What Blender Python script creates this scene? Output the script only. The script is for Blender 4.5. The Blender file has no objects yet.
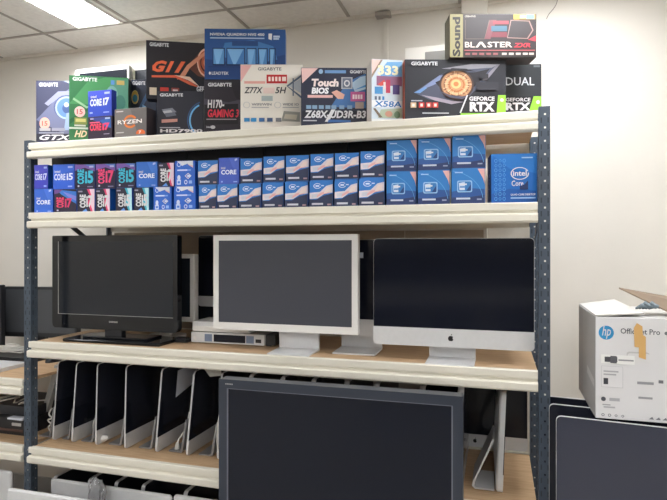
import bpy, bmesh, math, random
from mathutils import Vector, Matrix, Euler
random.seed(7)
D = bpy.data
SC = bpy.context.scene
COL = SC.collection
PI = math.pi

# ------------------------------------------------------------------ camera model (photo 667x500)
F = 560.0
YAW = math.radians(16.3)
SA, CA = math.sin(YAW), math.cos(YAW)
H = 1.6                      # camera height above the floor
HORIZON = 247.0

def u_(px): return (px - 333.5) / F
def X(px, Y):                # world x of an image column on the vertical plane y = Y
    s = Y / (CA + u_(px) * SA)
    return s * (-SA + u_(px) * CA)
def depth(px, Y): return Y / (CA + u_(px) * SA)
def Z(px, py, Y): return H + depth(px, Y) * (HORIZON - py) / F
def on_line(px, x0, y0, rz): # where the column px meets the line from (x0,y0) heading rz
    u = u_(px)
    rx, ry = -SA + u * CA, CA + u * SA
    dx, dy = math.cos(rz), math.sin(rz)
    det = rx * (-dy) - (-dx) * ry
    t = (rx * y0 - ry * x0) / det
    return t

# ------------------------------------------------------------------ materials
def lin(c):
    return tuple(((v / 255) / 12.92 if v <= 10.3 else (((v / 255) + .055) / 1.055) ** 2.4) for v in c)
_m = {}
def mat(name, rgb, rough=.5, metal=0, spec=.5, coat=0, emit=None, alpha=None, trans=0):
    if name in _m: return _m[name]
    m = D.materials.new(name); m.use_nodes = True
    b = m.node_tree.nodes['Principled BSDF']
    b.inputs['Base Color'].default_value = (*lin(rgb), 1)
    b.inputs['Roughness'].default_value = rough
    b.inputs['Metallic'].default_value = metal
    b.inputs['Specular IOR Level'].default_value = spec
    b.inputs['Coat Weight'].default_value = coat
    if trans: b.inputs['Transmission Weight'].default_value = trans
    if emit:
        b.inputs['Emission Color'].default_value = (*lin(rgb), 1)
        b.inputs['Emission Strength'].default_value = emit
    _m[name] = m
    return m
def ink(rgb, rough=.42):      # printed card
    return mat('ink_%d_%d_%d' % tuple(rgb), rgb, rough, spec=.4)
def noisy(m, scale=8, amt=.08, stretch=(1, 1, 1), detail=4, bump=0, bscale=None, c2=None):
    nt = m.node_tree; b = nt.nodes['Principled BSDF']
    tc = nt.nodes.new('ShaderNodeTexCoord'); mp = nt.nodes.new('ShaderNodeMapping')
    mp.inputs['Scale'].default_value = stretch
    nz = nt.nodes.new('ShaderNodeTexNoise'); nz.inputs['Scale'].default_value = scale; nz.inputs['Detail'].default_value = detail
    nt.links.new(tc.outputs['Object'], mp.inputs['Vector']); nt.links.new(mp.outputs['Vector'], nz.inputs['Vector'])
    rp = nt.nodes.new('ShaderNodeValToRGB')
    c = b.inputs['Base Color'].default_value[:]
    rp.color_ramp.elements[0].position = .3; rp.color_ramp.elements[1].position = .7
    if c2: lo = (*lin(c2), 1); hi = c
    else:
        lo = tuple(max(0, v * (1 - amt)) for v in c[:3]) + (1,); hi = tuple(min(1, v * (1 + amt)) for v in c[:3]) + (1,)
    rp.color_ramp.elements[0].color = lo; rp.color_ramp.elements[1].color = hi
    nt.links.new(nz.outputs['Fac'], rp.inputs['Fac']); nt.links.new(rp.outputs['Color'], b.inputs['Base Color'])
    if bump:
        n2 = nt.nodes.new('ShaderNodeTexNoise'); n2.inputs['Scale'].default_value = bscale or scale * 6
        nt.links.new(tc.outputs['Object'], n2.inputs['Vector'])
        bp = nt.nodes.new('ShaderNodeBump'); bp.inputs['Strength'].default_value = bump; bp.inputs['Distance'].default_value = .004
        nt.links.new(n2.outputs['Fac'], bp.inputs['Height']); nt.links.new(bp.outputs['Normal'], b.inputs['Normal'])
    return m

M = {}
M['wall'] = noisy(mat('painted_wall', (220, 215, 206), .85), 3, .03, bump=.08, bscale=60)
M['ceil'] = noisy(mat('ceiling_tile', (232, 230, 226), .9), 40, .05, bump=.25, bscale=150)
M['tbar'] = mat('ceiling_grid_metal', (165, 160, 154), .6)
M['floor'] = noisy(mat('vinyl_floor', (158, 154, 148), .5), 5, .1)
M['cream'] = noisy(mat('cream_enamel', (226, 221, 207), .38), 6, .03)
M['post'] = noisy(mat('slate_blue_enamel', (66, 77, 90), .45), 9, .1)
M['wood'] = noisy(mat('shelf_board_wood', (208, 176, 140), .55), 7, .1, (1.2, 14, 1), c2=(186, 153, 116))
M['hardboard'] = noisy(mat('hardboard', (168, 154, 138), .7), 4, .05)
M['black_plastic'] = mat('black_plastic', (30, 31, 35), .35)
M['gloss_black'] = mat('gloss_black', (18, 20, 25), .09)
M['screen'] = mat('lcd_screen', (34, 38, 45), .2, spec=.4)
M['screen_dark'] = mat('dark_glass', (24, 27, 38), .12, spec=.35)
M['screen_tv'] = mat('television_glass', (22, 26, 38), .1, spec=.35)
M['screen_gray'] = mat('matte_lcd', (64, 66, 76), .45)
M['alu'] = noisy(mat('aluminium', (218, 218, 219), .36, .15), 60, .02)
M['alu_dark'] = mat('aluminium_foot', (150, 150, 152), .3, .5)
M['white_plastic'] = mat('white_plastic', (232, 230, 226), .35)
M['grey_plastic'] = mat('grey_plastic', (176, 176, 174), .4)
M['logo_black'] = mat('logo_black', (22, 22, 24), .3)
M['cable'] = mat('white_cable', (225, 222, 214), .45)
M['cable_black'] = mat('black_cable', (28, 28, 30), .5)
M['paper'] = mat('paper', (214, 218, 228), .7)
M['steel'] = mat('zinc_steel', (190, 190, 188), .35, .8)
M['kraft'] = noisy(mat('kraft_card', (176, 140, 100), .75), 12, .08)
M['tape'] = mat('tan_tape', (221, 177, 112), .3)
M['diffuser'] = mat('lit_diffuser', (248, 250, 253), .5, emit=16)
M['bag'] = mat('clear_plastic_bag', (236, 236, 238), .12, trans=.85)

# ------------------------------------------------------------------ mesh builder
class MB:
    def __init__(s): s.v = []; s.f = []; s.mi = []; s.mats = []; s.sm = []
    def mid(s, m):
        if m not in s.mats: s.mats.append(m)
        return s.mats.index(m)
    def add(s, vs, fs, m, smooth=False):
        o = len(s.v); i = s.mid(m)
        s.v += [tuple(p) for p in vs]
        for f in fs: s.f.append([o + k for k in f]); s.mi.append(i); s.sm.append(smooth)
    def box(s, x0, x1, y0, y1, z0, z1, m, bevel=0):
        if bevel:
            bm = bmesh.new(); bmesh.ops.create_cube(bm, size=1)
            for v in bm.verts: v.co = ((x0+x1)/2 + v.co.x*(x1-x0), (y0+y1)/2 + v.co.y*(y1-y0), (z0+z1)/2 + v.co.z*(z1-z0))
            bmesh.ops.bevel(bm, geom=list(bm.edges), offset=bevel, segments=2, affect='EDGES', profile=.5)
            bm.verts.index_update()
            s.add([v.co[:] for v in bm.verts], [[v.index for v in f.verts] for f in bm.faces], m); bm.free(); return
        vs = [(x, y, z) for z in (z0, z1) for y in (y0, y1) for x in (x0, x1)]
        s.add(vs, [(0,2,3,1),(4,5,7,6),(0,1,5,4),(2,6,7,3),(0,4,6,2),(1,3,7,5)], m)
    def loft(s, rings, m, cap0=True, cap1=True, smooth=False):
        n = len(rings[0]); vs = [p for r in rings for p in r]; fs = []
        for a in range(len(rings) - 1):
            for k in range(n):
                fs.append((a*n+k, a*n+(k+1) % n, (a+1)*n+(k+1) % n, (a+1)*n+k))
        s.add(vs, fs, m, smooth)
        if cap0: s.add(rings[0], [tuple(range(n))[::-1]], m)
        if cap1: s.add(rings[-1], [tuple(range(n))], m)
    def prism(s, poly, y0, y1, m, plane='xz', smooth=False):   # poly ccw seen from -y
        if plane == 'xz': r = [[(x, y, z) for x, z in poly] for y in (y0, y1)]
        elif plane == 'yz': r = [[(y, x, z) for x, z in poly] for y in (y0, y1)]
        else: r = [[(x, z, y) for x, z in poly] for y in (y0, y1)]
        s.loft(r, m, smooth=smooth)
    def tube(s, pts, r, m, n=8, closed=False):
        pts = [Vector(p) for p in pts]; rings = []
        up = Vector((0, 0, 1))
        for i, p in enumerate(pts):
            a = pts[max(0, i-1)]; b = pts[min(len(pts)-1, i+1)]
            t = (b - a).normalized()
            side = t.cross(up)
            if side.length < 1e-3: side = t.cross(Vector((1, 0, 0)))
            side.normalize(); w = side.cross(t)
            rr = r[i] if isinstance(r, (list, tuple)) else r
            rings.append([p + (side*math.cos(2*PI*k/n) + w*math.sin(2*PI*k/n)) * rr for k in range(n)])
        s.loft(rings, m, smooth=True)
    def build(s, name, parent=None, loc=(0,0,0), rot=(0,0,0)):
        me = D.meshes.new(name); me.from_pydata(s.v, [], s.f)
        for m in s.mats: me.materials.append(m)
        me.polygons.foreach_set('material_index', s.mi)
        me.polygons.foreach_set('use_smooth', s.sm)
        me.update()
        bm = bmesh.new(); bm.from_mesh(me)
        bm.free()
        o = D.objects.new(name, me); COL.objects.link(o)
        o.location = loc; o.rotation_euler = rot
        if parent: o.parent = parent
        return o

def fixn(o):     # consistent outward normals on closed meshes
    bm = bmesh.new(); bm.from_mesh(o.data); bmesh.ops.recalc_face_normals(bm, faces=list(bm.faces)); bm.to_mesh(o.data); bm.free(); return o

def tag(o, label, cat, group=None, kind=None):
    o['label'] = label; o['category'] = cat
    if group: o['group'] = group
    if kind: o['kind'] = kind
    return o
def thing(name, label, cat, loc=(0,0,0), rot=(0,0,0), group=None):
    o = D.objects.new(name, None); COL.objects.link(o); o.location = loc; o.rotation_euler = rot
    o.empty_display_size = .05
    return tag(o, label, cat, group)
def copy_tree(o, parent=None):
    c = o.copy(); COL.objects.link(c); c.parent = parent
    for ch in list(o.children): copy_tree(ch, c)
    return c
def struct(o): o['kind'] = 'structure'; return o

def rrect(x0, x1, z0, z1, r, n=5):
    if not isinstance(r, (list, tuple)): r = [r]*4       # bl, br, tr, tl
    out = []
    for (cx, cz, a, rr) in ((x0, z0, PI, r[0]), (x1, z0, 1.5*PI, r[1]), (x1, z1, 0, r[2]), (x0, z1, .5*PI, r[3])):
        if rr < 1e-5: out += [(cx, cz)]*(n+1); continue
        ox = cx + (rr if cx == x0 else -rr); oz = cz + (rr if cz == z0 else -rr)
        for k in range(n+1):
            t = a + .5*PI*k/n; out.append((ox + rr*math.cos(t), oz + rr*math.sin(t)))
    return out
def ell(cx, cy, rx, ry, n=24, a0=0, a1=2*PI):
    if abs(a1-a0-2*PI) < 1e-6: return [(cx+rx*math.cos(2*PI*k/n), cy+ry*math.sin(2*PI*k/n)) for k in range(n)]
    return [(cx+rx*math.cos(a0+(a1-a0)*k/n), cy+ry*math.sin(a0+(a1-a0)*k/n)) for k in range(n+1)]

_t = {}
def text_geo(s, shear=0, bold=0, res=2):
    key = (s, shear, bold)
    if key in _t: return _t[key]
    cu = D.curves.new('t', 'FONT'); cu.body = s; cu.resolution_u = res; cu.shear = shear; cu.offset = bold; cu.fill_mode = 'FRONT'
    ob = D.objects.new('t', cu); COL.objects.link(ob)
    bpy.context.view_layer.update()
    me = D.meshes.new_from_object(ob)
    vs = [(v.co.x, v.co.y) for v in me.vertices]; fs = [list(p.vertices) for p in me.polygons]
    D.objects.remove(ob); D.curves.remove(cu); D.meshes.remove(me)
    x0 = min(v[0] for v in vs); x1 = max(v[0] for v in vs); y0 = min(v[1] for v in vs); y1 = max(v[1] for v in vs)
    vs = [((x-x0)/(x1-x0), (y-y0)/(y1-y0)) for x, y in vs]
    _t[key] = (vs, fs); return _t[key]

# ------------------------------------------------------------------ printed cartons: one body mesh, artwork laid on its faces
class Carton(MB):
    def __init__(s, w, d, h, base, bevel=.0012, rough=.42):
        super().__init__(); s.w, s.d, s.h = w, d, h; s.n = {}; s.lo = 0
        s.box(-w/2, w/2, -d/2, d/2, 0, h, ink(base, rough), bevel)
    def pt(s, face, u, v, e):
        w, d, h = s.w, s.d, s.h
        if face == 'front': return (-w/2 + u*w, -d/2 - e, (s.lo + (1-s.lo)*v)*h)
        if face == 'right': return (w/2 + e, -d/2 + u*d, v*h)
        if face == 'left': return (-w/2 - e, d/2 - u*d, v*h)
        if face == 'top': return (-w/2 + u*w, -d/2 + v*d, h + e)
    def lay(s, face):
        s.n[face] = s.n.get(face, 0) + 1
        return .00015 + .00012*s.n[face]
    def q(s, pts, c, face='front'):
        e = s.lay(face); m = c if not isinstance(c, tuple) else ink(c)
        s.add([s.pt(face, min(max(u, .004), .996), min(max(v, .004), .996), e) for u, v in pts], [list(range(len(pts)))], m)
    def r(s, u0, v0, u1, v1, c, face='front'): s.q([(u0,v0),(u1,v0),(u1,v1),(u0,v1)], c, face)
    def e(s, cx, cy, rx, ry, c, face='front', n=20): s.q(ell(cx, cy, rx, ry, n), c, face)
    def ring(s, cx, cy, rx, ry, k, c, face='front', n=20, a0=0, a1=2*PI):
        e = s.lay(face); m = ink(c) if isinstance(c, tuple) else c
        for j in range(n):
            A = a0+(a1-a0)*j/n; B = a0+(a1-a0)*(j+1)/n
            P = [(cx+rx*math.cos(A), cy+ry*math.sin(A)), (cx+rx*math.cos(B), cy+ry*math.sin(B)),
                 (cx+rx*k*math.cos(B), cy+ry*k*math.sin(B)), (cx+rx*k*math.cos(A), cy+ry*k*math.sin(A))]
            s.add([s.pt(face, min(max(a,.004),.996), min(max(b,.004),.996), e) for a, b in P], [(0,1,2,3)], m)
    def t(s, txt, u0, v0, u1, v1, c, face='front', shear=0, bold=.02, rot=False):
        vs, fs = text_geo(txt, shear, bold); e = s.lay(face); m = ink(c)
        if rot: vs2 = [(u0 + (1-y)*(u1-u0), v0 + x*(v1-v0)) for x, y in vs]
        else: vs2 = [(u0 + x*(u1-u0), v0 + y*(v1-v0)) for x, y in vs]
        s.add([s.pt(face, a, b, e) for a, b in vs2], fs, m)
    def face(s, face, c): s.r(0, 0, 1, 1, c, face)

def place_carton(c, name, label, cat, x0, Y, z, rz=0, group=None):
    # x0,Y: front-left bottom corner
    cx = x0 + math.cos(rz)*c.w/2 - math.sin(rz)*c.d/2
    cy = Y + math.sin(rz)*c.w/2 + math.cos(rz)*c.d/2
    o = c.build(name, None, (cx, cy, z), (0, 0, rz))
    return tag(o, label, cat, group)
def span(px0, px1, Y, rz=0):   # front-left corner x and width from the columns of the two front edges
    x0 = X(px0, Y)
    return x0, on_line(px1, x0, Y, rz)

# ------------------------------------------------------------------ levels
CEIL = H + 1.27
S1, S2, S3, S4 = H + .512, H + .169, H - .465, H - .985      # tops of the shelf beams
L1 = H - .657                                                # left neighbour's upper shelf
S5 = .07
PXL, PXR = -2.21, .15                                        # inner faces of the posts
YF, YB = 2.234, 2.84                                         # post fronts, rear
YW = 3.0                                                     # wall behind
EXPO = 1.0
# ================================================================== ROOM
XL, XR, YR = -5.0, 3.0, -6.0
def slab(name, x0, x1, y0, y1, z0, z1, m):
    b = MB(); b.box(x0, x1, y0, y1, z0, z1, m); return struct(b.build(name))
slab('floor', XL-.1, XR+.1, YR-.1, YW+.1, -.1, 0, M['floor'])
slab('ceiling', XL-.1, XR+.1, YR-.1, YW+.1, CEIL, CEIL+.1, M['ceil'])
slab('wall_back', XL-.1, XR+.1, YW, YW+.1, 0, CEIL, M['wall'])
slab('wall_left', XL-.1, XL, YR, YW, 0, CEIL, M['wall'])
slab('wall_right', XR, XR+.1, YR, YW, 0, CEIL, M['wall'])
slab('wall_front', XL-.1, XR+.1, YR-.1, YR, 0, CEIL, M['wall'])
# the metal grid between the ceiling tiles
b = MB()
x = -.785 - 6*.6
k = 0
while x < XR:
    if x > XL: b.box(x-.009, x+.009, YR, YW, CEIL-.004, CEIL+.002, M['tbar'])
    x += .6
y = 2.71 - 7*1.2
while y < YW:
    b.box(XL, XR, y-.009, y+.009, CEIL-.0045, CEIL+.002, M['tbar']); y += 1.2
b.box(XL, XR, YW-.02, YW, CEIL-.018, CEIL, M['wall'])
struct(b.build('trim_1'))
# boxed duct and a thin batten on the back wall
b = MB(); b.box(X(461, 2.94), X(487.5, 2.94), 2.94, YW, 0, CEIL, M['wall'], .004); struct(b.build('trim_2'))
b = MB(); xx = X(386, YW); b.box(xx-.012, xx+.012, YW-.008, YW, 0, CEIL, M['wall']); b.box(xx-.05, xx+.03, YW-.05, YW, CEIL-.03, CEIL-.006, M['tbar']); struct(b.build('trim_3'))
slab('baseboard_back', XL, XR, YW-.015, YW, 0, .09, M['grey_plastic'])
# ceiling lights: the first is seen, the rest added unseen to light the room
LIGHTS = [(-2.32, 1.49, 'lit ceiling light panel above the left end of the shelving')]
for yy, rn in ((-1.51, 'first'), (-3.91, 'second')):
    for xx, cn in ((-4.685, 'leftmost'), (-2.285, 'second from the left'), (.115, 'second from the right'), (2.515, 'rightmost')):
        LIGHTS.append((xx, yy, 'ceiling light panel in the %s row behind the camera, %s' % (rn, cn)))
LIGHTS.append((.115, 1.49, 'ceiling light panel out in front of the right rack post'))
LIGHTS.append((2.515, 1.49, 'ceiling light panel nearest the right wall, level with the lit one in view'))
for i, (x, y, lb) in enumerate(LIGHTS):
    if i == 0:
        t = thing('ceiling_light', lb, 'light', (x+.15, y+.6, CEIL-.012), group='ceiling light panels')
        f = MB()
        for (a, bb, c, d) in ((-.15, -.135, -.6, .6), (.135, .15, -.6, .6), (-.135, .135, -.6, -.585), (-.135, .135, .585, .6)):
            f.box(a, bb, c, d, 0, .0115, M['white_plastic'])
        f.build('frame', t)
        f = MB(); f.box(-.135, .135, -.585, .585, .003, .011, M['diffuser']); f.build('diffuser', t)
        L0 = t
    else:
        c = copy_tree(L0); c.location = (x+.15, y+.6, CEIL-.012); c['label'] = lb

# ================================================================== SHELVING
def perforated(w, h, m, cols, axis, at, org, pitch=.05):
    """strip w wide, h tall with slots; cols = list of (centre, hole w, hole h, phase); axis 'x' or 'y'"""
    b = MB()
    us = sorted({0, w} | {round(c-hw/2, 5) for c, hw, hh, ph in cols} | {round(c+hw/2, 5) for c, hw, hh, ph in cols})
    zs = {0, h}; n = int(h/pitch)
    holes = []
    for c, hw, hh, ph in cols:
        for k in range(n):
            z = (k+ph)*pitch
            if z+hh/2 < h-.004: holes.append((c-hw/2, c+hw/2, z-hh/2, z+hh/2)); zs |= {round(z-hh/2, 5), round(z+hh/2, 5)}
    zs = sorted(zs)
    idx = {}
    def vid(i, j):
        if (i, j) not in idx:
            idx[(i, j)] = len(b.v)
            b.v.append((org[0]+us[i], at, zs[j]) if axis == 'x' else (at, org[1]+us[i], zs[j]))
        return idx[(i, j)]
    mi = b.mid(m)
    for i in range(len(us)-1):
        um = (us[i]+us[i+1])/2
        hc = [q for q in holes if q[0] < um < q[1]]
        for j in range(len(zs)-1):
            zm = (zs[j]+zs[j+1])/2
            hit = [q for q in hc if q[2] < zm < q[3]]
            if hit and hit[0][3]-hit[0][2] < .01: continue
            b.f.append([vid(i, j), vid(i+1, j), vid(i+1, j+1), vid(i, j+1)]); b.mi.append(b.mid(SLOT) if hit else mi); b.sm.append(False)
    return b
FR = [(.0085, .0050, .020, .5), (.0215, .0070, .0070, .95), (.0325, .0050, .020, .5)]
SLOT = mat('slot_shade', (40, 48, 58), .6)  # flat fill coloured dark for the shade inside the pressed slots
SD = [(.013, .0055, .022, .5), (.030, .0075, .0075, .95)]
def join(a, b):
    o = len(a.v); a.v += b.v; mp = [a.mid(m) for m in b.mats]
    for f, i, s in zip(b.f, b.mi, b.sm): a.f.append([o+k for k in f]); a.mi.append(mp[i]); a.sm.append(s)
def make_post(parent, xin, side, yf, facing, h):
    # xin: inner face; side=-1 post lies left of xin; facing=+1 flange goes back, -1 goes forward
    x0 = xin-.040 if side < 0 else xin
    a = perforated(.040, h, M['post'], FR, 'x', yf, (x0, 0))
    y0 = yf if facing > 0 else yf-.042
    join(a, perforated(.042, h, M['post'], SD, 'y', xin, (0, y0)))
    o = a.build('post', parent)
    md = o.modifiers.new('thick', 'SOLIDIFY'); md.thickness = .0022; md.offset = 0
    return o
BP = [(.020, 0), (0, 0), (-.003, -.003), (-.003, -.028), (.008, -.033), (.008, -.040), (-.012, -.044), (-.014, -.048), (-.014, -.070), (-.008, -.077), (.020, -.077)]
def make_beam(parent, x0, x1, y, z, sgn=1):
    b = MB()
    pr = [(y + sgn*p, z+q) for p, q in BP]
    b.loft([[(x, p, q) for p, q in pr] for x in (x0, x1)], M['cream'])
    o = fixn(b.build('beam', parent))
    # hooked end plates
    for xe, s in ((x0, 1), (x1, -1)):
        e = MB(); e.box(min(xe, xe-s*.012), max(xe, xe-s*.012), min(y+sgn*.006, y+sgn*.012), max(y+sgn*.006, y+sgn*.012), z-.072, z-.012, M['post']); 
        e.build('end_hook', o)
    return o
def make_board(parent, x0, x1, z):
    b = MB(); b.box(x0, x1, YF+.022, YB-.024, z-.018, z-.003, M['wood']); return b.build('shelf_board', parent)

rack = thing('shelving_unit', 'wide slotted-post shelving unit with cream beams holding the boxes and screens', 'shelving', (0, 0, 0))
PH = H + .527
for xin, sd in ((PXL, -1), (PXR, 1)):
    make_post(rack, xin, sd, YF, 1, PH); make_post(rack, xin, sd, YB, -1, PH)
for z in (S1, S2, S3, S4, S5):
    make_beam(rack, PXL-.006, PXR-.004, YF-.006, z); make_beam(rack, PXL+.003, PXR-.003, YB+.006, z, -1)
    make_board(rack, PXL+.004, PXR-.004, z)
# side braces between front and rear posts
for xin, sd in ((PXL, -1), (PXR, 1)):
    xb = xin + sd*.012
    for za, zb in ((H+.26, H-.05),):
        b = MB(); d = Vector((0, YB-YF-.06, zb-za)); 
        p0 = Vector((xb, YF+.03, za)); p1 = p0 + d; n = Vector((0, -d.z, d.y)).normalized()*.013
        b.loft([[p0+n+Vector((sx,0,0)), p0-n+Vector((sx,0,0)), p1-n+Vector((sx,0,0)), p1+n+Vector((sx,0,0))] for sx in (-.0015, .0015)], M['post'])
        fixn(b.build('side_brace', rack))
# hardboard sheets closing the back of the screen bay
xs = [PXL+.006, X(405, 2.86), X(484, 2.86)]
for a, c in zip(xs[:-1], xs[1:]):
    b = MB(); b.box(a+.0015, c-.0015, YB+.012, YB+.017, S3-.06, S2-.085, M['hardboard']); b.build('back_panel', rack)

# neighbouring bay to the left
nb = thing('shelving_unit', 'lower shelving unit adjoining at the far left, its shelves at other heights', 'shelving', (0, 0, 0))
NX = -4.3
make_post(nb, NX, -1, YF, 1, H-.2); make_post(nb, NX, -1, YB, -1, H-.2)
for z in (L1, S4, S5):
    make_beam(nb, NX+.004, PXL-.0440, YF-.006, z); make_beam(nb, NX+.004, PXL-.0440, YB+.006, z, -1)
    make_board(nb, NX+.006, PXL-.046, z)

# a like unit behind the camera, added unseen for the screens to reflect
opp = copy_tree(rack); opp.rotation_euler = (0, 0, PI); opp.location = (-1.6, .55, 0)
opp['label'] = 'added shelving unit behind the camera, for the screens to reflect'

for k in range(9):  # dark boxes added on the unseen unit to darken the screens' reflections
    lv = (S5, S4, S3)[k // 3]; i = k % 3
    b = MB(); b.box(-.34, .34, -.2, .2, 0, .34, M['black_plastic'], .01); b.box(-.30, .30, -.204, -.198, .05, .30, M['screen_dark'])
    tag(b.build('storage_box', None, (-1.28 + .76*i, -1.95, lv-.0025), (0, 0, PI)), 'dark storage box on the %s shelf across the aisle, behind the camera' % ('bottom', 'fourth', 'third')[k // 3], 'box', 'dark storage boxes across the aisle')
# ================================================================== CARTONS ON THE TOP SHELF
T1 = S1 - .003
W_, K_ = (220, 220, 223), (30, 31, 36)
def lo_(Y, hh): return max(0, (.512*((Y+.035)/2.225-1) + .003)/hh)      # artwork starts above the strip the shelf lip hides
def gcard(px0, px1, pytop, Y, d, z, base, rz=0, w=None, h=None):
    x0, w0 = span(px0, px1, Y, rz); w = w or w0
    hh = h or (Z(px0, pytop, Y) - z)
    c = Carton(w, d, hh, base); c.lo = lo_(Y, hh); return c, x0
# --- graphics card carton with a pale blue eye (far left)
c, x0 = gcard(36, 97, 80.5, 2.40, .08, T1, (66, 68, 92), math.radians(17))
c.q([(0,.35),(.35,.72),(.7,.98),(1,1),(1,.1),(.5,.1)], (112, 116, 146))
c.q([(.45,.99),(1,1),(1,.8),(.7,.9)], (166, 174, 198))
c.q([(.14,.62),(.36,.82),(.75,.84),(.75,.78),(.42,.75),(.2,.58)], (150,152,176))
c.e(.50,.56,.21,.20,(86,92,132)); c.e(.50,.55,.18,.165,(100,136,186)); c.ring(.50,.55,.185,.19,.84,(168,188,218)); c.e(.53,.54,.10,.09,(70,92,142)); c.e(.5,.6,.04,.04,(200,214,232))
c.q([(.46,.18),(.72,.18),(.78,.52),(.5,.46)], (150,170,200))
c.r(0,0,1,.12,(44,44,58)); c.t('GIGABYTE', .05,.90,.36,.965,W_,bold=.03)
c.e(.145,.29,.085,.10,(236,176,160)); c.t('15',.10,.25,.19,.33,(196,90,80)); c.r(.06,.165,.24,.215,(176,172,176)); c.r(.26,.165,.48,.215,(150,150,168))
c.r(.05,.125,.46,.14,(170,174,190)); c.t('GTX-', .06,.015,.62,.105,W_,shear=.35,bold=.03)
place_carton(c, 'graphics_card_box', 'dark blue-grey graphics card box with a pale blue eye, leftmost on the top shelf', 'box', x0, 2.40, T1, math.radians(17))
# --- green carton
c, x0 = gcard(69, 128.5, 75, 2.295, .075, T1, (52, 118, 70), math.radians(26))
c.q([(0,.55),(.3,.9),(.6,.99),(1,.99),(1,.3),(.6,.55)], (74,146,88)); c.q([(.52,.6),(.74,.95),(1,.98),(1,.45),(.8,.5)], (92,150,124))
c.q([(.06,.62),(.30,.48),(.48,.55),(.46,.57),(.3,.52),(.08,.65)], (150,196,150)); c.q([(0,.3),(.35,.52),(.37,.5),(0,.22)],(36,98,56))
c.e(.72,.72,.10,.14,(120,170,160)); c.e(.86,.6,.09,.12,(70,126,110)); c.r(.70,.88,.76,.95,(96,150,206)); c.r(.80,.88,.93,.95,(206,178,104))
c.t('GIGABYTE', .06,.915,.47,.975,(232,240,232),bold=.03)
c.e(.18,.43,.09,.085,(240,196,186)); c.t('15',.13,.39,.23,.47,(204,84,80)); c.r(.09,.23,.30,.34,(128,142,70)); c.r(.11,.27,.28,.32,(206,200,120)); c.r(.09,.20,.28,.225,(200,206,190))
c.r(.0,.155,.5,.185,(196,214,196)); c.t('HD', .09,.03,.30,.135,(236,214,176),shear=.35,bold=.03)
c.face('right', (44,70,60))
place_carton(c, 'graphics_card_box', 'green graphics card box with white lettering, behind two small processor boxes', 'box', x0, 2.295, T1, math.radians(26))
# --- dark box with round badge behind
c, x0 = gcard(131, 156.5, 79.5, 2.47, .07, T1, (34, 42, 60), math.radians(17))
c.q([(.1,.05),(.2,.4),(.62,.78),(.7,.72),(.3,.35),(.24,.02)],(52,88,128)); c.q([(.45,.55),(.62,.5),(.56,.3),(.4,.36)],(122,168,206)); c.q([(.1,.32),(.34,.5),(.4,.44),(.16,.24)],(140,176,204))
c.t('GIGABYTE', .06,.90,.56,.97,W_,bold=.03); c.e(.16,.68,.13,.115,(196,168,72)); c.e(.16,.66,.10,.07,(48,132,160)); c.ring(.16,.68,.14,.125,.92,(230,214,150))
place_carton(c, 'graphics_card_box', 'navy graphics card box with gold and teal round badge, behind the grey processor box', 'box', x0, 2.47, T1, math.radians(17))
# --- HD card carton, dark with cooler
c, x0 = gcard(157, 203.5, 91, 2.30, .16, T1, (42, 43, 54), math.radians(17))
hHD = c.h
c.t('GIGABYTE', .06,.87,.56,.945,W_,bold=.03); c.q([(.1,.56),(.33,.60),(.42,.50),(.2,.44)],(120,124,136)); c.q([(.12,.52),(.30,.55),(.36,.44),(.2,.40)],(170,172,180)); c.q([(.16,.47),(.38,.50),(.42,.42),(.2,.38)],(94,98,112))
c.q([(.1,.32),(.44,.34),(.44,.27),(.1,.24)],(196,142,130)); c.ring(1.05,.3,.36,.42,.9,(110,176,226),a0=2.0,a1=4.2,n=24); c.ring(1.05,.3,.40,.47,.94,(48,84,128),a0=1.9,a1=4.3,n=24)
c.r(.06,.115,.5,.14,(170,172,182)); c.t('HD7900', .07,.01,1.0-.02,.095,W_,bold=.035)
place_carton(c, 'graphics_card_box', 'charcoal graphics card box with silver cooler and blue arc, under the orange-lettered one', 'box', x0, 2.30, T1, math.radians(17))
zt = T1 + hHD
# --- G1 carton on top
x0, w = span(146, 216, 2.40, math.radians(25))
c = Carton(w, .07, Z(146, 40, 2.40) - zt - .0005, (40, 37, 42))
c.q([(0,.5),(.5,.55),(1,.2),(1,.02),(0,.02)], (32,32,40)); c.t('GIGABYTE', .05,.90,.32,.965,W_,bold=.03)
c.q([(.58,.58),(.80,.88),(.99,.95),(.99,.36),(.74,.42)],(112,64,50)); c.e(.86,.66,.13,.24,(196,104,72)); c.ring(.86,.66,.135,.25,.86,(242,190,160)); c.ring(.86,.66,.09,.17,.8,(92,46,38)); c.e(.86,.66,.04,.08,(240,160,110))
c.q([(.44,.34),(.58,.60),(.72,.74),(.99,.99),(.99,.95),(.76,.7),(.62,.55),(.56,.42)],(222,150,118))
c.t('G1', .09,.46,.40,.66,(238,112,72),shear=.4,bold=.05); c.q([(.40,.46),(.46,.46),(.56,.66),(.5,.66)],(238,112,72)); c.q([(.08,.40),(.42,.42),(.66,.30),(.76,.22),(.62,.26),(.42,.375),(.08,.365)],(226,104,72)); c.q([(.40,.42),(.62,.40),(.76,.24),(.60,.34)],(246,206,180))
c.r(.05,.06,.15,.19,(206,190,166)); c.r(.20,.06,.32,.20,(196,62,50)); c.r(.36,.06,.47,.20,(150,70,60)); c.r(.38,.09,.45,.17,(226,200,190))
c.t('GEFORCE', .72,.145,1-.01,.245,W_,bold=.03); c.t('GTX', .72,.03,.90,.125,W_,bold=.03)
o = place_carton(c, 'graphics_card_box', 'black graphics card box with big orange lettering, lying on the charcoal one', 'box', x0, 2.40, zt + .0005, math.radians(25))
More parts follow.
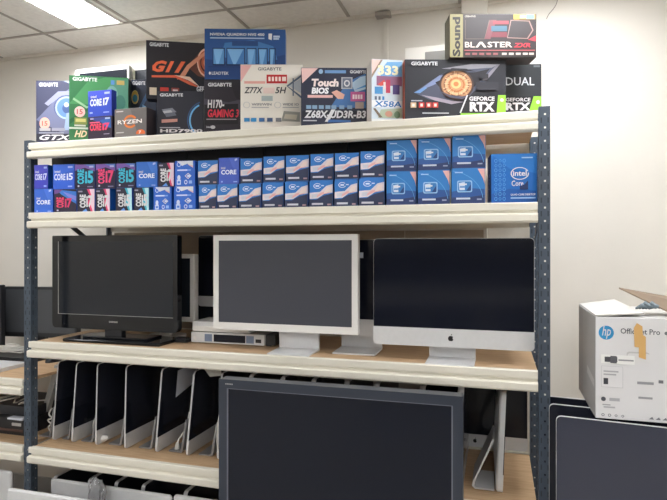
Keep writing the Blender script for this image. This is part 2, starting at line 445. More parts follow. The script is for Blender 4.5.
# --- H170 motherboard carton
x0, w = span(204, 285, 2.325, math.radians(17))
c = Carton(w, .075, Z(203.5, 79.5, 2.325) - T1, (46, 42, 52)); hH = c.h; c.lo = lo_(2.325, c.h)
c.q([(.0,.62),(.3,.55),(.5,.62),(.99,.99),(.99,.4),(.5,.3),(0,.36)], (72,68,82)); c.q([(.30,.99),(.4,.62),(.6,.56),(.99,.9),(.99,.99)], (34,32,40)); c.q([(.0,.5),(.42,.52),(.42,.12),(0,.1)],(28,26,32))
c.t('GIGABYTE', .05,.86,.34,.935,W_,bold=.03); c.t('H170-', .045,.43,.25,.60,W_,bold=.035,shear=.08); c.t('GAMING 3', .045,.25,.43,.41,(224,54,78),bold=.03,shear=.15)
c.r(.03,.20,.40,.222,(150,140,150)); c.e(.11,.055,.03,.035,(200,200,206)); c.t('intel',.03,.04,.085,.08,(196,200,210))
place_carton(c, 'motherboard_box', 'dark motherboard box with white and red lettering, directly under the blue box', 'box', x0, 2.325, T1, math.radians(17))
zq = T1 + hH
# --- blue quadro carton
x0, w = span(204.5, 285.5, 2.322, math.radians(18))
c = Carton(w, .075, Z(204.5, 28.5, 2.322) - zq - .0005, (42, 82, 140))
c.q([(0,.4),(.5,.3),(1,.5),(1,.02),(0,.02)], (34,66,120)); c.q([(.25,.72),(.6,.78),(.85,.66),(.9,.4),(.6,.3),(.2,.45)], (66,118,178))
for a, b2, cc in ((.10,.25,(92,146,200)),(.27,.50,(70,124,186)),(.52,.64,(96,150,206)),(.66,.78,(80,132,190)),(.80,.88,(66,112,168))):
    c.r(a,.27,b2,.62,(24,44,82)); c.r(a+.01,.30,b2-.01,.60,cc); c.q([(a+.01,.60),(b2-.02,.60),((a+b2)/2,.30),((a+b2)/2-.03,.30)],(124,176,222))
c.r(.34,.66,.66,.76,(40,74,126)); c.r(.05,.235,.95,.25,(30,54,98))
c.t('NVIDIA QUADRO NVS 450', .07,.85,.74,.915,W_,bold=.03); c.r(.07,.80,.74,.825,(170,192,220)); c.q([(.79,.80),(.83,.78),(.835,.91),(.79,.91)],W_); c.r(.85,.83,.93,.87,(190,206,228)); c.r(.85,.79,.92,.82,(190,206,228))
c.e(.067,.115,.012,.03,W_); c.t('LEADTEK', .09,.085,.30,.145,W_,bold=.02)
o = place_carton(c, 'graphics_card_box', 'blue graphics card box picturing a row of screens, tallest pile on the top shelf', 'box', x0, 2.322, zq + .0005, math.radians(18))
# --- Z77X white carton
c, x0 = gcard(240.5, 302.5, 64.5, 2.24, .06, T1, (232, 226, 216), math.radians(16.5))
c.q([(0,.99),(.0,.72),(.18,.99)], (232,180,176)); c.t('GIGABYTE', .28,.905,.66,.955,(60,62,70),bold=.01)
c.r(.42,.70,.75,.84,(190,40,40)); [c.r(a,.735,a+.035,.805,(246,226,216)) for a in (.45,.505,.56,.615,.67,.70)]; c.r(.06,.695,.40,.735,(230,170,160))
c.t('Z77X', .06,.54,.36,.64,(50,50,56),shear=.2); c.t('5H', .56,.54,.74,.64,(50,50,56),shear=.2); c.r(.37,.54,.55,.63,(236,212,204))
c.q([(.74,.66),(.98,.84),(.98,.80),(.77,.65),(.98,.5),(.98,.46)],(96,112,134)); c.q([(.78,.66),(.98,.78),(.98,.54)],(196,202,210)); c.q([(.84,.78),(.86,.78),(.86,.5),(.84,.5)],(96,112,134))
c.r(.34,.42,.52,.50,(166,178,178)); c.ring(.10,.355,.055,.05,.85,(190,190,192)); c.ring(.60,.355,.055,.05,.85,(190,190,192)); c.t('WIFI/WIN', .18,.345,.50,.385,(120,120,126)); c.t('WIDE IO', .68,.345,.94,.385,(120,120,126)); c.r(.18,.31,.46,.325,(176,176,176)); c.r(.68,.31,.94,.325,(176,176,176))
for a, cc in ((.06,(58,138,196)),(.17,(66,150,206)),(.30,(60,104,160)),(.43,(70,92,130)),(.57,(120,124,132))): c.r(a,.09,a+.09,.15,cc)
c.q([(.66,.1),(.96,.09),(.96,.24),(.7,.26)],(150,150,142)); c.q([(.7,.14),(.9,.12),(.92,.2),(.72,.21)],(196,188,170)); c.r(.0,.99,1,.996,(210,204,196))
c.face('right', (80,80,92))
place_carton(c, 'motherboard_box', 'white motherboard box with a red strip and slanted black lettering', 'box', x0, 2.24, T1, math.radians(16.5))
# --- Z68X touch bios
RZ = math.radians(17.5)
c, x0 = gcard(301, 367, 67.5, 2.25, .062, T1, (44, 48, 68), RZ)
c.q([(.45,.3),(.7,.75),(.98,.9),(.98,.28)], (70,116,176)); c.q([(.76,.72),(.9,.84),(.98,.86),(.98,.62),(.82,.56)], (186,214,236)); c.q([(.80,.60),(.98,.70),(.98,.66)],(96,160,216))
c.q([(0,.99),(.26,.99),(.02,.72)], (236,196,192)); c.e(.30,.93,.033,.042,(150,180,210)); c.r(.36,.90,.68,.955,(110,150,196)); c.t('GIGABYTE', .74,.90,.985,.955,W_,bold=.02)
c.t('Touch', .16,.66,.57,.80,(240,226,224),shear=.12,bold=.05); c.t('BIOS', .16,.53,.42,.645,(240,240,244),shear=.1,bold=.05); c.r(.10,.46,.48,.51,(226,180,176)); c.q([(.46,.56),(.54,.6),(.66,.52),(.64,.44),(.56,.44)],(228,176,160))
c.r(.61,.62,.78,.83,(176,180,188)); c.r(.63,.64,.76,.81,(110,118,136)); c.ring(.695,.72,.045,.06,.6,W_);  c.r(.75,.40,.97,.57,(198,96,152)); [c.r(a,.44,a+.03,.52,(246,226,236)) for a in (.78,.82,.86,.90)]; c.r(.82,.27,.95,.385,(180,160,150))
for a in (.08,.17,.27,.37,.46,.58,.70): c.r(a,.26,a+.075,.325,(128,160,192))
c.r(.03,.04,.24,.06,(200,200,206)); c.r(0.02,.10,.985,.225,(28,30,44)); c.t('Z68X-UD3R-B3', .05,.095,.985,.235,W_,shear=.15,bold=.035); c.q([(.36,.03),(.42,.03),(.52,.25),(.46,.25)],W_); c.q([(.4,.02),(.75,.02),(.75,.06),(.42,.07)],(64,110,176))
place_carton(c, 'motherboard_box', 'dark blue motherboard box with a pink corner ribbon and touch lettering', 'box', x0, 2.25, T1, RZ)
# --- X58A white, turned so its left side shows
RZ = math.radians(24)
c, x0 = gcard(371.5, 402.6, 58.8, 2.236, .10, T1, (226, 228, 230), RZ)
c.face('left', (222,216,210)); c.face('front', (206,218,228)); c.q([(0,.99),(.3,.99),(.02,.72)], (236,200,192)); c.q([(0,.68),(.36,.99),(.30,.99),(.0,.74)],(150,130,110))
c.q([(.28,.8),(.5,.96),(.98,.97),(.98,.6),(.3,.62)],(110,168,216)); c.t('333', .20,.74,.86,.90,(240,232,190),bold=.04); c.r(.16,.56,.98,.72,(150,96,128)); c.r(.1,.42,.36,.54,(74,146,206)); c.r(.46,.44,.6,.66,(196,60,90)); c.r(.68,.42,.9,.58,(82,64,128)); c.q([(.2,.58),(.4,.66),(.46,.6),(.3,.55)],(214,84,76)); c.r(.38,.5,.45,.62,(236,220,214))
c.r(.1,.32,.17,.38,(90,104,126)); c.r(.22,.32,.29,.38,(90,104,126)); c.r(.34,.32,.41,.38,(60,130,196)); c.r(0,.2,.99,.31,(236,238,240)); c.t('X58A', .08,.205,.96,.305,(42,116,186),shear=.1,bold=.02)
c.q([(.3,.16),(.98,.19),(.98,.03),(.2,.02)],(170,184,160)); c.e(.55,.09,.12,.05,(196,140,120)); c.e(.82,.08,.1,.06,(110,140,110)); c.q([(.05,.17),(.12,.18),(.35,.03),(.26,.02)],(120,104,90))
place_carton(c, 'motherboard_box', 'white motherboard box with colourful print, turned so its pale left side shows', 'box', x0, 2.236, T1, RZ)
# --- RTX dual behind, then RTX eye in front, sound card on top
x0, w = span(462, 541.5, 2.455, math.radians(16))
c = Carton(w, .075, Z(462, 64, 2.455) - T1, (44, 47, 51)); hD = c.h; c.lo = lo_(2.48, c.h)
c.q([(.2,.99),(.99,.99),(.99,.5),(.6,.7)], (38,41,45)); c.t('DUAL', .55,.55,.91,.72,(206,208,212),bold=.01); c.r(.9,.93,.98,.97,(90,94,98)); c.r(.5,.02,.995,.32,(28,29,33)); c.t('GEFORCE', .55,.215,.86,.29,W_,bold=.02); c.t('RTX', .55,.03,.86,.19,W_,bold=.04); c.q([(.845,.02),(.995,.02),(.995,.32),(.90,.32)],(140,204,60)); c.e(.955,.2,.022,.04,(230,246,210))
c.face('right', (36,38,42))
place_carton(c, 'graphics_card_box', 'dark graphics card box with dual lettering, overhanging the right rack post', 'box', x0, 2.455, T1, math.radians(16))
RZ = math.radians(17)
c, x0 = gcard(404.8, 506, 59.3, 2.245, .10, T1, (46, 47, 54), RZ)
hR = c.h
c.face('left', (196,92,60)); c.q([(0,.99),(1,.99),(1,.3),(.55,.02),(0,.02)], (42,43,50))
c.q([(.09,.42),(.22,.58),(.42,.80),(.62,.90),(.94,.92),(.78,.60),(.62,.34),(.52,.30),(.40,.26),(.24,.30),(.14,.38)], (78,82,100))
c.q([(.12,.44),(.34,.72),(.56,.88),(.64,.88),(.44,.70),(.28,.55)], (126,138,176)); c.q([(.36,.84),(.66,.92),(.93,.92),(.86,.86),(.55,.82)],(150,148,158)); c.q([(.30,.60),(.50,.76),(.70,.78),(.84,.84),(.74,.62),(.60,.38),(.42,.36)],(40,38,44))
c.q([(.16,.38),(.30,.28),(.46,.22),(.58,.26),(.46,.28),(.30,.34)],(160,150,164)); c.q([(.8,.62),(.94,.92),(.9,.9),(.76,.64)],(132,128,140)); c.q([(.09,.42),(.20,.52),(.22,.50),(.15,.41)],(112,150,200))
c.e(.51,.56,.172,.27,(70,52,48),n=28); c.e(.51,.56,.155,.245,(118,84,66),n=28); c.ring(.51,.56,.150,.238,.84,(190,138,100),n=28); c.e(.51,.56,.118,.187,(204,150,108),n=28); c.ring(.51,.56,.112,.178,.80,(228,184,140)); c.ring(.51,.56,.080,.127,.84,(190,112,64)); c.e(.505,.57,.05,.08,(246,196,136)); c.e(.505,.57,.026,.042,(206,130,78))
rr_ = random.Random(5)
for k in range(44):
    a = 2*PI*k/44 + .05*rr_.random(); r0 = .35 + .3*rr_.random(); r1 = r0 + .2 + .25*rr_.random(); r1 = min(r1, .97)
    c.q([(.51+.152*r0*math.cos(a), .56+.24*r0*math.sin(a)), (.51+.152*r1*math.cos(a-.03), .56+.24*r1*math.sin(a-.03)), (.51+.152*r1*math.cos(a+.03), .56+.24*r1*math.sin(a+.03))], ((240,208,168), (136,92,70), (220,170,126))[k % 3])
c.q([(.34,.70),(.46,.84),(.60,.83),(.70,.78),(.58,.80),(.46,.79)],(36,34,40)); c.q([(.34,.44),(.44,.33),(.56,.30),(.66,.38),(.56,.35),(.45,.37)],(84,82,98))
c.r(.70,.46,.92,.60,(50,50,58)); c.r(.74,.66,.82,.74,(44,42,48))
c.t('GIGABYTE', .06,.885,.32,.95,W_,bold=.03)
for a, cc in ((.055,(206,176,140)),(.135,(200,54,50)),(.205,(196,66,58)),(.27,(206,60,54))): c.r(a,.15,a+.055,.24,cc); c.r(a+.015,.17,a+.04,.22,(236,220,210))
c.r(.06,.26,.17,.28,(176,180,190)); c.r(.17,.045,.43,.065,(180,180,186))
c.q([(.545,.06),(.99,.06),(.99,.36),(.61,.36)],(34,34,38)); c.q([(.535,.06),(.55,.06),(.62,.37),(.605,.37)],(206,208,214)); c.r(.545,.01,.99,.058,(136,196,64)); c.q([(.90,.06),(.99,.06),(.99,.37),(.915,.37)],(144,208,62)); c.e(.952,.285,.018,.03,(232,246,214))
c.t('GEFORCE', .63,.27,.88,.345,W_,bold=.035); c.t('RTX', .635,.085,.88,.25,W_,bold=.05)
place_carton(c, 'graphics_card_box', 'black graphics card box with a glowing orange mechanical eye', 'box', x0, 2.245, T1, RZ)
zr = T1 + hR + .0005
RZ = math.radians(16)
x0, w = span(449.5, 536.5, 2.275, RZ)
c = Carton(w, .095, Z(449.5, 14, 2.275) - zr, (58, 52, 54))
c.face('left', (112,110,92)); c.r(.005,.005,.155,.995,(152,144,104)); c.t('Sound', .035,.02,.125,.93,(48,44,44),bold=.04,rot=True)
c.t('CREATIVE', .175,.925,.30,.965,(214,204,190)); c.r(.18,.42,.46,.86,(120,104,96)); c.q([(.185,.43),(.40,.43),(.455,.86),(.185,.86)],(60,54,56)); c.q([(.40,.42),(.47,.42),(.54,.86),(.465,.86)],(122,72,78)); c.r(.48,.60,.66,.72,(72,106,126)); c.r(.50,.76,.68,.84,(150,66,76)); c.q([(.47,.46),(.66,.46),(.66,.58),(.5,.58)],(120,56,66))
c.q([(.66,.44),(.9,.42),(.965,.62),(.92,.84),(.70,.86)],(150,122,116)); c.q([(.67,.46),(.89,.44),(.95,.62),(.91,.82),(.71,.84)],(64,58,60))
c.r(.735,.87,.985,.985,(176,150,80)); c.r(.735,.87,.80,.985,(220,176,70)); c.r(.88,.88,.97,.975,(110,150,196)); c.r(.81,.90,.87,.965,(236,226,196)); c.q([(.99,.5),(.9,.4),(.99,.36)],(176,70,80))
c.t('BL', .175,.225,.29,.355,(220,206,196),bold=.02); c.q([(.295,.225),(.345,.355),(.375,.355),(.425,.225),(.395,.225),(.36,.315),(.325,.225)],(220,206,196)); c.t('STER', .435,.225,.72,.355,(220,206,196),bold=.02); c.t('ZXR', .735,.225,.93,.325,(206,62,76),shear=.2,bold=.03)
c.r(.17,.145,.98,.17,(168,90,92)); 
for a in (.18,.26,.34,.42,.50,.60,.68,.76,.84,.91): c.r(a,.05,a+.055,.10,(196,186,178) if a > .58 else (150,90,92))
place_carton(c, 'sound_card_box', 'long dark sound card box lying on top of the orange-eyed graphics card box', 'box', x0, 2.275, zr, RZ)
# --- plain boxes behind the sound card carton
x0, w = span(425, 462, 2.52); c = Carton(w, .12, Z(425, 52, 2.52) - T1, (168,166,162)); place_carton(c, 'cardboard_box', 'plain grey box standing behind the orange-eyed box', 'box', x0, 2.52, T1)
x0, w = span(405, 470, 2.665); c = Carton(w, .12, Z(430, 46, 2.665) - T1, (238,234,226)); place_carton(c, 'cardboard_box', 'plain white box at the back, just left of the sound card box', 'box', x0, 2.665, T1)

# --- two processor boxes and the grey one in front of the green carton
x0, w = span(88, 112, 2.245)
c = Carton(w, .035, Z(100, 116.3, 2.245) - T1, (48, 34, 54)); h1 = c.h; c.lo = lo_(2.245, c.h)
c.q([(.05,.95),(.95,.95),(.95,.6),(.4,.72)],(60,70,140)); c.q([(.5,.8),(.95,.9),(.95,.4),(.7,.5)],(44,96,170)); c.t('CORE', .08,.30,.56,.66,(232,66,96),bold=.05); c.t('i7', .60,.30,.90,.66,(232,66,110),bold=.05); c.r(.08,.68,.5,.74,(226,90,120)); c.r(.1,.86,.24,.93,(176,170,200)); c.r(.72,.84,.92,.92,(170,190,220)); c.r(.66,.1,.9,.14,(150,140,160)); c.face('right',(40,30,48))
place_carton(c, 'processor_box', 'small dark processor box with pink lettering, under the royal blue one on top', 'box', x0, 2.245, T1)
c = Carton(w*.985, .035, Z(100, 90.3, 2.245) - T1 - h1 - .0005, (50, 76, 188)); c.q([(0,.99),(.99,.99),(.99,.6),(0,.8)],(66,84,206)); c.t('intel', .12,.72,.36,.82,W_); c.t('CORE', .09,.40,.58,.68,(230,236,250),bold=.04); c.t('i7', .64,.40,.90,.70,(230,236,250),bold=.04); c.r(.70,.84,.92,.92,(180,196,240)); c.r(.08,.12,.2,.18,(160,180,240)); c.r(.66,.12,.9,.16,(160,180,240)); c.face('right',(36,58,150))
place_carton(c, 'processor_box', 'royal blue processor box stacked on a dark one before the green box', 'box', x0, 2.245, T1 + h1 + .0005)
x0, w = span(114.5, 146.5, 2.25)
c = Carton(w, .075, Z(114.5, 109.5, 2.25) - T1, (120, 114, 110)); c.lo = lo_(2.25, c.h)
c.q([(.5,.99),(.99,.99),(.99,.02),(.72,.02)],(104,98,96)); c.ring(.5,.5,.21,.25,.72,(226,120,50),a0=.5,a1=5.6); c.ring(.5,.5,.16,.18,.8,(160,110,84)); c.t('RYZEN', .10,.42,.86,.57,(240,234,228),bold=.02); c.e(.82,.04,.14,.14,(222,104,50)); c.t('7',.76,.02,.84,.13,(250,230,210)); c.r(.06,.88,.28,.92,(206,200,196)); c.r(.06,.08,.3,.12,(196,190,186)); c.face('right',(52,46,50))
place_carton(c, 'processor_box', 'grey processor box with an orange ring, right of the small blue pair', 'box', x0, 2.25, T1)

# --- two white framed screens leaning at the back of the top shelf
def back_screen(px0, px1, py0, Y, label, fr):
    x0, w = span(px0, px1, Y); h = Z(px0, py0, Y) - T1
    t = thing('desktop_monitor', label, 'monitor', (x0+w/2, Y, T1), group=None)
    b = MB(); pl = rrect(-w/2, w/2, 0, h, .012, 4); b.prism(pl, 0, .03, fr); fixn(b.build('frame', t))
    b = MB(); b.box(-w/2+.03, w/2-.012, -.001, .001, .04, h-.024, M['screen']); b.build('screen', t)
back_screen(75, 129, 70, 2.56, 'white-framed screen standing behind the green box', M['white_plastic'])
back_screen(130.5, 178, 66.5, 2.60, 'cream-framed dark screen showing between the white-framed one and the orange-lettered box', M['cream'])
# ================================================================== PROCESSOR BOXES ON THE SECOND SHELF
T2 = S2 - .003
LB = (46, 112, 200)
def art_a(c, base, side, txt):
    c.face('front', base); c.q([(0,.99),(.99,.99),(.99,.75),(0,.55)], tuple(min(255, v+12) for v in base))
    c.t('intel', .08,.66,.34,.76,W_); c.t('CORE', .06,.36,.58,.62,(226,234,252),bold=.03); c.t(txt, .64,.36,.93,.64,(226,234,252),bold=.03)
    c.r(.70,.84,.92,.92,(170,190,244)); c.r(.70,.08,.9,.14,(150,176,240)); c.face('right', side)
def art_b(c, col, txt, two):
    c.face('front', (40,36,62)); c.q([(0,.99),(.99,.99),(.99,.70),(.5,.86),(0,.74)], (128,92,176)); c.q([(.45,.99),(.99,.99),(.99,.84),(.7,.9)], (92,126,206))
    c.t('CORE', .12,.20,.46,.80,col,rot=True,bold=.05); c.t(txt, .50,.22,.92,.74,col,bold=.04); c.r(.14,.08,.22,.15,(200,196,214)); c.r(.62,.06,.9,.11,(120,116,150)); c.r(.72,.86,.92,.93,(186,190,228)); c.face('right', two)
def art_c(c, base, side):
    c.face('front', base); c.q([(.5,.99),(.99,.99),(.99,.5),(.7,.6)], tuple(min(255, v+14) for v in base)); c.t('intel', .12,.57,.32,.66,W_); c.t('CORE', .12,.36,.86,.54,(236,242,252),bold=.03); c.q([(.78,.86),(.9,.9),(.9,.97),(.78,.95)],(190,206,246)); c.r(.12,.06,.2,.12,(150,176,236)); c.r(.72,.06,.9,.10,(150,176,236)); c.face('right', side)
def art_dk(c):
    c.face('front', (44,38,58)); c.q([(.1,.99),(.99,.9),(.99,.38),(.7,.55),(.3,.8)], (58,120,206)); c.q([(.4,.9),(.99,.7),(.99,.5),(.6,.7)], (128,132,214)); c.q([(0,.99),(.4,.99),(.2,.84),(0,.8)],(112,80,150)); c.t('CORE', .10,.22,.44,.66,(226,70,110),rot=True,bold=.05); c.t('i7', .48,.22,.80,.62,(216,60,110),bold=.04); c.r(.12,.08,.2,.14,(196,190,206)); c.face('right', (46,92,170))
def art_w(c, col, txt, side):
    c.face('front', (42,40,58)); c.q([(.55,.99),(.72,.72),(.6,.4),(.8,.02),(.99,.02),(.99,.99)], col); c.q([(.7,.99),(.82,.7),(.72,.45),(.9,.02),(.99,.02),(.99,.99)], (236,206,220) if col[0] > 180 else (186,232,240)); c.q([(.25,.02),(.5,.16),(.62,.02)],(96,150,226)); c.t('CORE', .14,.20,.50,.76,W_,rot=True,bold=.05); c.t(txt, .52,.22,.90,.72,W_,bold=.04); c.r(.06,.86,.3,.92,(150,146,170)); c.face('right', side)
def art_d(c):
    c.face('front', (52,108,212)); c.q([(.10,.99),(.35,.80),(.62,.88),(.9,.76),(.9,.99)],(228,232,240)); c.q([(.62,.86),(.90,.72),(.9,.8)],(236,196,196)); c.ring(.2,.86,.1,.1,.7,(210,224,250)); c.r(.12,.60,.62,.66,(206,222,250)); c.r(.62,.60,.8,.66,(120,166,238))
    c.ring(.66,.40,.17,.12,.7,W_,n=4); c.r(.62,.36,.78,.44,(216,228,250)); c.e(.2,.34,.08,.1,(214,226,250)); c.r(.1,.06,.3,.26,(206,222,250)); c.r(.14,.11,.26,.2,(90,140,226)); c.ring(.55,.16,.08,.09,.6,(214,226,250)); c.r(.70,.10,.86,.22,(150,186,242)); c.face('right', (48,116,206))
def art_e(c):
    c.face('front', (56,126,206)); c.q([(0,.02),(.99,.02),(.99,.52),(.6,.44),(.3,.3),(0,.30)], (50,58,86)); c.q([(0,.32),(.35,.34),(.62,.5),(.99,.55),(.99,.86),(.72,.80),(.45,.58),(0,.55)], (226,216,220)); c.q([(.3,.37),(.55,.48),(.86,.55),(.86,.64),(.5,.56),(.3,.44)], (236,178,176)); c.q([(.1,.36),(.3,.38),(.36,.5),(.1,.5)],(206,206,216)); c.q([(.60,.52),(.9,.58),(.94,.78),(.74,.74)],(240,222,216))
    c.ring(.34,.80,.17,.10,.8,(226,234,248),a0=.6,a1=5.9); c.r(.26,.77,.42,.83,(214,228,248)); c.r(.50,.79,.62,.83,(206,222,246)); c.r(.10,.10,.58,.17,(206,208,218)); c.r(.76,.08,.92,.14,(170,140,146)); c.face('right', (46,80,140))
def RQ(c, u0, v0, u1, v1, col):      # rounded rectangle print, u0,v0 low corner
    c.q(rrect(u0, u1, v0, v1, .05), col)
def art_f(c):
    c.face('front', (50,124,194)); c.q([(0,.02),(.99,.02),(.99,.42),(.5,.46),(0,.36)], (44,86,150)); c.q([(0,.02),(.99,.02),(.99,.26),(.5,.2),(0,.2)], (46,60,104)); c.ring(-.15,.1,1.1,.86,.985,(96,164,220),a0=.1,a1=1.4); c.q([(.78,.99),(.99,.99),(.99,.55),(.94,.72)], (226,176,170)); RQ(c,.17,.34,.62,.67,(150,190,226)); RQ(c,.20,.37,.59,.64,(58,122,186)); c.q([(.22,.60),(.40,.63),(.40,.40),(.24,.40)],(196,214,234)); c.r(.25,.54,.46,.585,W_); c.r(.25,.47,.44,.51,(70,130,190)); c.r(.25,.42,.40,.45,W_); c.q([(.44,.38),(.58,.38),(.58,.56),(.52,.48)],(28,64,120)); c.r(.14,.14,.56,.19,(196,206,222)); c.r(.76,.12,.9,.16,(150,160,186)); c.r(.1,.88,.34,.91,(170,202,232)); c.face('right',(44,84,150)); c.face('left',(50,110,180))
def side_w(px1, px2, x1, Y): pass
ORD = ['first', 'second', 'third', 'fourth', 'fifth', 'sixth', 'seventh', 'eighth', 'ninth', 'tenth']
PINK, CYAN = (232, 70, 120), (66, 190, 214)
top = [ # px0, px1, top y at px0, art, label
 (34.3, 48, 165, lambda c: art_a(c, (66,70,190), (44,110,196), 'i7'), 'violet-blue processor box with white lettering, leftmost of the upper row of small boxes'),
 (53, 74.5, 164.5, lambda c: art_a(c, (50,98,212), (46,90,200), 'i5'), 'clear blue processor box with white lettering, upper row, second from the left post'),
 (75, 95, 164.5, lambda c: art_b(c, CYAN, 'i5', (60,70,140)), 'dark processor box with cyan lettering, upper row, left of the pink-lettered one'),
 (95.7, 115.5, 164, lambda c: art_b(c, PINK, 'i7', (50,60,120)), 'dark processor box with pink lettering, upper row, between two cyan-lettered ones'),
 (116.3, 135.5, 163.5, lambda c: art_b(c, CYAN, 'i5', (50,70,150)), 'dark processor box with cyan lettering, upper row, left of a plain blue box'),
 (136.3, 157.6, 162, lambda c: art_c(c, (56,114,206), (50,100,190)), 'plain sky blue processor box, upper row, right of a dark cyan-lettered box'),
 (158.3, 174, 163, lambda c: art_w(c, PINK, 'i7', (60,90,180)), 'dark processor box with white lettering on pink, upper row, left of the icon-printed box'),
 (175, 195, 161, art_d, 'blue processor box printed with white icons, in the upper row'),
 (198, 218, 160.7, art_e, 'white-banded blue processor box, upper row, left of the tall violet-blue box'),
 (218.7, 239.3, 158, lambda c: art_c(c, (70,96,196), (56,80,170)), 'violet-blue plain processor box standing tall among the white-banded boxes'),
]
pe = [240, 263, 285.5, 310, 334.5, 360, 385.5]
for k in range(6):
    top.append((pe[k]+.5, pe[k+1]-1, [158.6, 156.6, 155.6, 154.2, 153.2, 151.4][k], art_e, 'white-banded blue processor box, upper row, %s to the right of the tall violet-blue one' % ORD[k]))
bot = [
 (34.3, 53, 189, lambda c: art_c(c, (56,104,206), (50,96,196)), 'blue processor box with plain white lettering, leftmost of the lower row of small boxes'),
 (54.2, 76.5, 189.5, art_dk, 'dark processor box with a blue sweep and pink lettering, second in the lower row'),
 (77.3, 94.7, 189, lambda c: art_w(c, PINK, 'i7', (60,110,190)), 'dark processor box with white lettering and pink edge, lower row, third from the left post'),
 (95.6, 110, 188.8, lambda c: art_w(c, PINK, 'i7', (50,132,206)), 'dark processor box with white lettering and pink edge, showing a blue side, lower row'),
 (115.8, 132, 188, lambda c: art_w(c, (70,184,206), 'i5', (46,110,190)), 'dark processor box with white lettering and cyan edge, lower row, the left one of two'),
 (133.7, 149, 187.7, lambda c: art_w(c, (70,184,206), 'i5', (58,150,214)), 'dark processor box with white lettering and cyan edge, lower row, the right one of two'),
 (153.5, 171.5, 187, art_d, 'blue processor box printed with white icons, lower row, the left one of two'),
 (174, 195.5, 186.5, art_d, 'blue processor box printed with white icons, lower row, the right one of two'),
 (199, 216.5, 185.3, art_e, 'white-banded blue processor box, lower row, first right of the icon-printed boxes'),
 (217.3, 237.5, 184.3, art_e, 'white-banded blue processor box, lower row, second right of the icon-printed boxes'),
]
pe2 = [238.5, 262, 284.5, 309, 334, 358.5, 385.5]
for k in range(6):
    bot.append((pe2[k]+.5, pe2[k+1]-1, [184, 182.6, 181.8, 180.8, 179.6, 178.2][k], art_e, 'white-banded blue processor box, lower row, %s right of the icon-printed boxes' % ORD[k+2]))
def cpu_row(rows, zbase, other, Y):
    for px0, px1, py, art, lb in rows:
        rz = math.radians(6 + 3*rj.random())
        x0, w = span(px0, px1, Y, rz)
        zb = zbase if other is None else other(x0, x0+w)
        c = Carton(w, .078, Z(px0, py, Y) - zb, (46, 100, 190)); art(c)
        o = place_carton(c, 'processor_box', lb, 'box', x0, Y, zb, rz, 'processor boxes on the second shelf')
        if other is None: LOW.append((x0, x0+w, c.h + zb))
LOW = []; rj = random.Random(21)
YC = 2.240
cpu_row(bot, T2, None, YC)
def rest(a, b): return max([h for (p, q, h) in LOW if q > a and p < b] or [T2]) + .0004
cpu_row(top, T2, rest, YC)
# larger boxes with the pink corner
LOW2 = []
for k, (p0, p1, py) in enumerate([(386.5, 416.5, 172), (417.8, 449.8, 171), (451.5, 485, 169)]):
    Y = 2.237; rz = math.radians(6); x0, w = span(p0, p1, Y, rz); c = Carton(w, .085, Z(p0, py, Y) - T2, (48,110,184)); art_f(c)
    place_carton(c, 'processor_box', 'larger blue processor box with a pink corner, lower row, ' + ['left one', 'middle one', 'right one'][k], 'box', x0, Y, T2, rz, 'larger processor boxes')
    LOW2.append((x0, x0+w, T2 + c.h))
for k, (p0, p1, py) in enumerate([(386.8, 417, 140.6), (418.3, 451, 138.8), (452.3, 485.7, 135.8)]):
    Y = 2.239; rz = math.radians(7); x0, w = span(p0, p1, Y, rz); zb = max(h for (a, b, h) in LOW2 if b > x0 and a < x0+w) + .0004
    c = Carton(w, .085, Z(p0, py, Y) - zb, (48,110,184)); art_f(c)
    place_carton(c, 'processor_box', 'larger blue processor box with a pink corner, upper row, ' + ['left one', 'middle one', 'right one'][k], 'box', x0, Y, zb, rz, 'larger processor boxes')
# big blue box at the right end
Y = 2.243; rz = math.radians(9); x0, w = span(491.3, 539, Y, rz); w = min(w, (PXR - .004 - x0)/math.cos(rz))
c = Carton(w, .10, Z(491.5, 154, Y) - T2, (30, 108, 190))
c.q([(0,.99),(.99,.99),(.99,.6),(.4,.7)], (44,124,204)); c.q([(0,.02),(.99,.02),(.99,.25),(.4,.3),(0,.2)], (32,92,170))
for k in range(3):
    for j in range(9): c.ring(.10+.09*k, .10+.095*j, .035, .04, .7, (92,160,222), n=4 if (k+j) % 2 else 8)
c.ring(.62,.60,.20,.125,.88,W_,n=28,a0=.4,a1=6.4); c.t('intel', .47,.55,.77,.66,W_,bold=.02); c.t('Core', .44,.35,.70,.46,W_,bold=.015); c.q([(.62,.28),(.80,.28),(.80,.46),(.76,.42),(.72,.38),(.62,.35)],(24,48,92))
c.t('QUAD CORE DESKTOP', .42,.155,.96,.20,W_,bold=.02); c.r(.42,.10,.96,.125,(150,190,230)); c.r(.66,.90,.9,.925,(170,206,238)); c.face('left', (30,84,160)); c.t('Core', .25,.30,.65,.62,(150,196,236),'left',rot=True); c.r(.3,.7,.6,.85,(96,150,210),'left')
place_carton(c, 'processor_box', 'big blue processor box with a white oval mark beside the right rack post', 'box', x0, Y, T2, rz)
# black cartons pushed to the back of that shelf
xa = PXL + .008; xb = X(440, 2.36); n = 5
for k in range(n):
    w = (xb-xa)/n; c = Carton(w-.004, .25, .318 + (.003 if k % 2 else 0), (34,32,36)); 
    place_carton(c, 'storage_box', 'dark boxes filling the back of the shelf behind the small processor boxes', 'box', xa + w*k, 2.36, T2, 0, 'dark boxes behind the processor boxes')
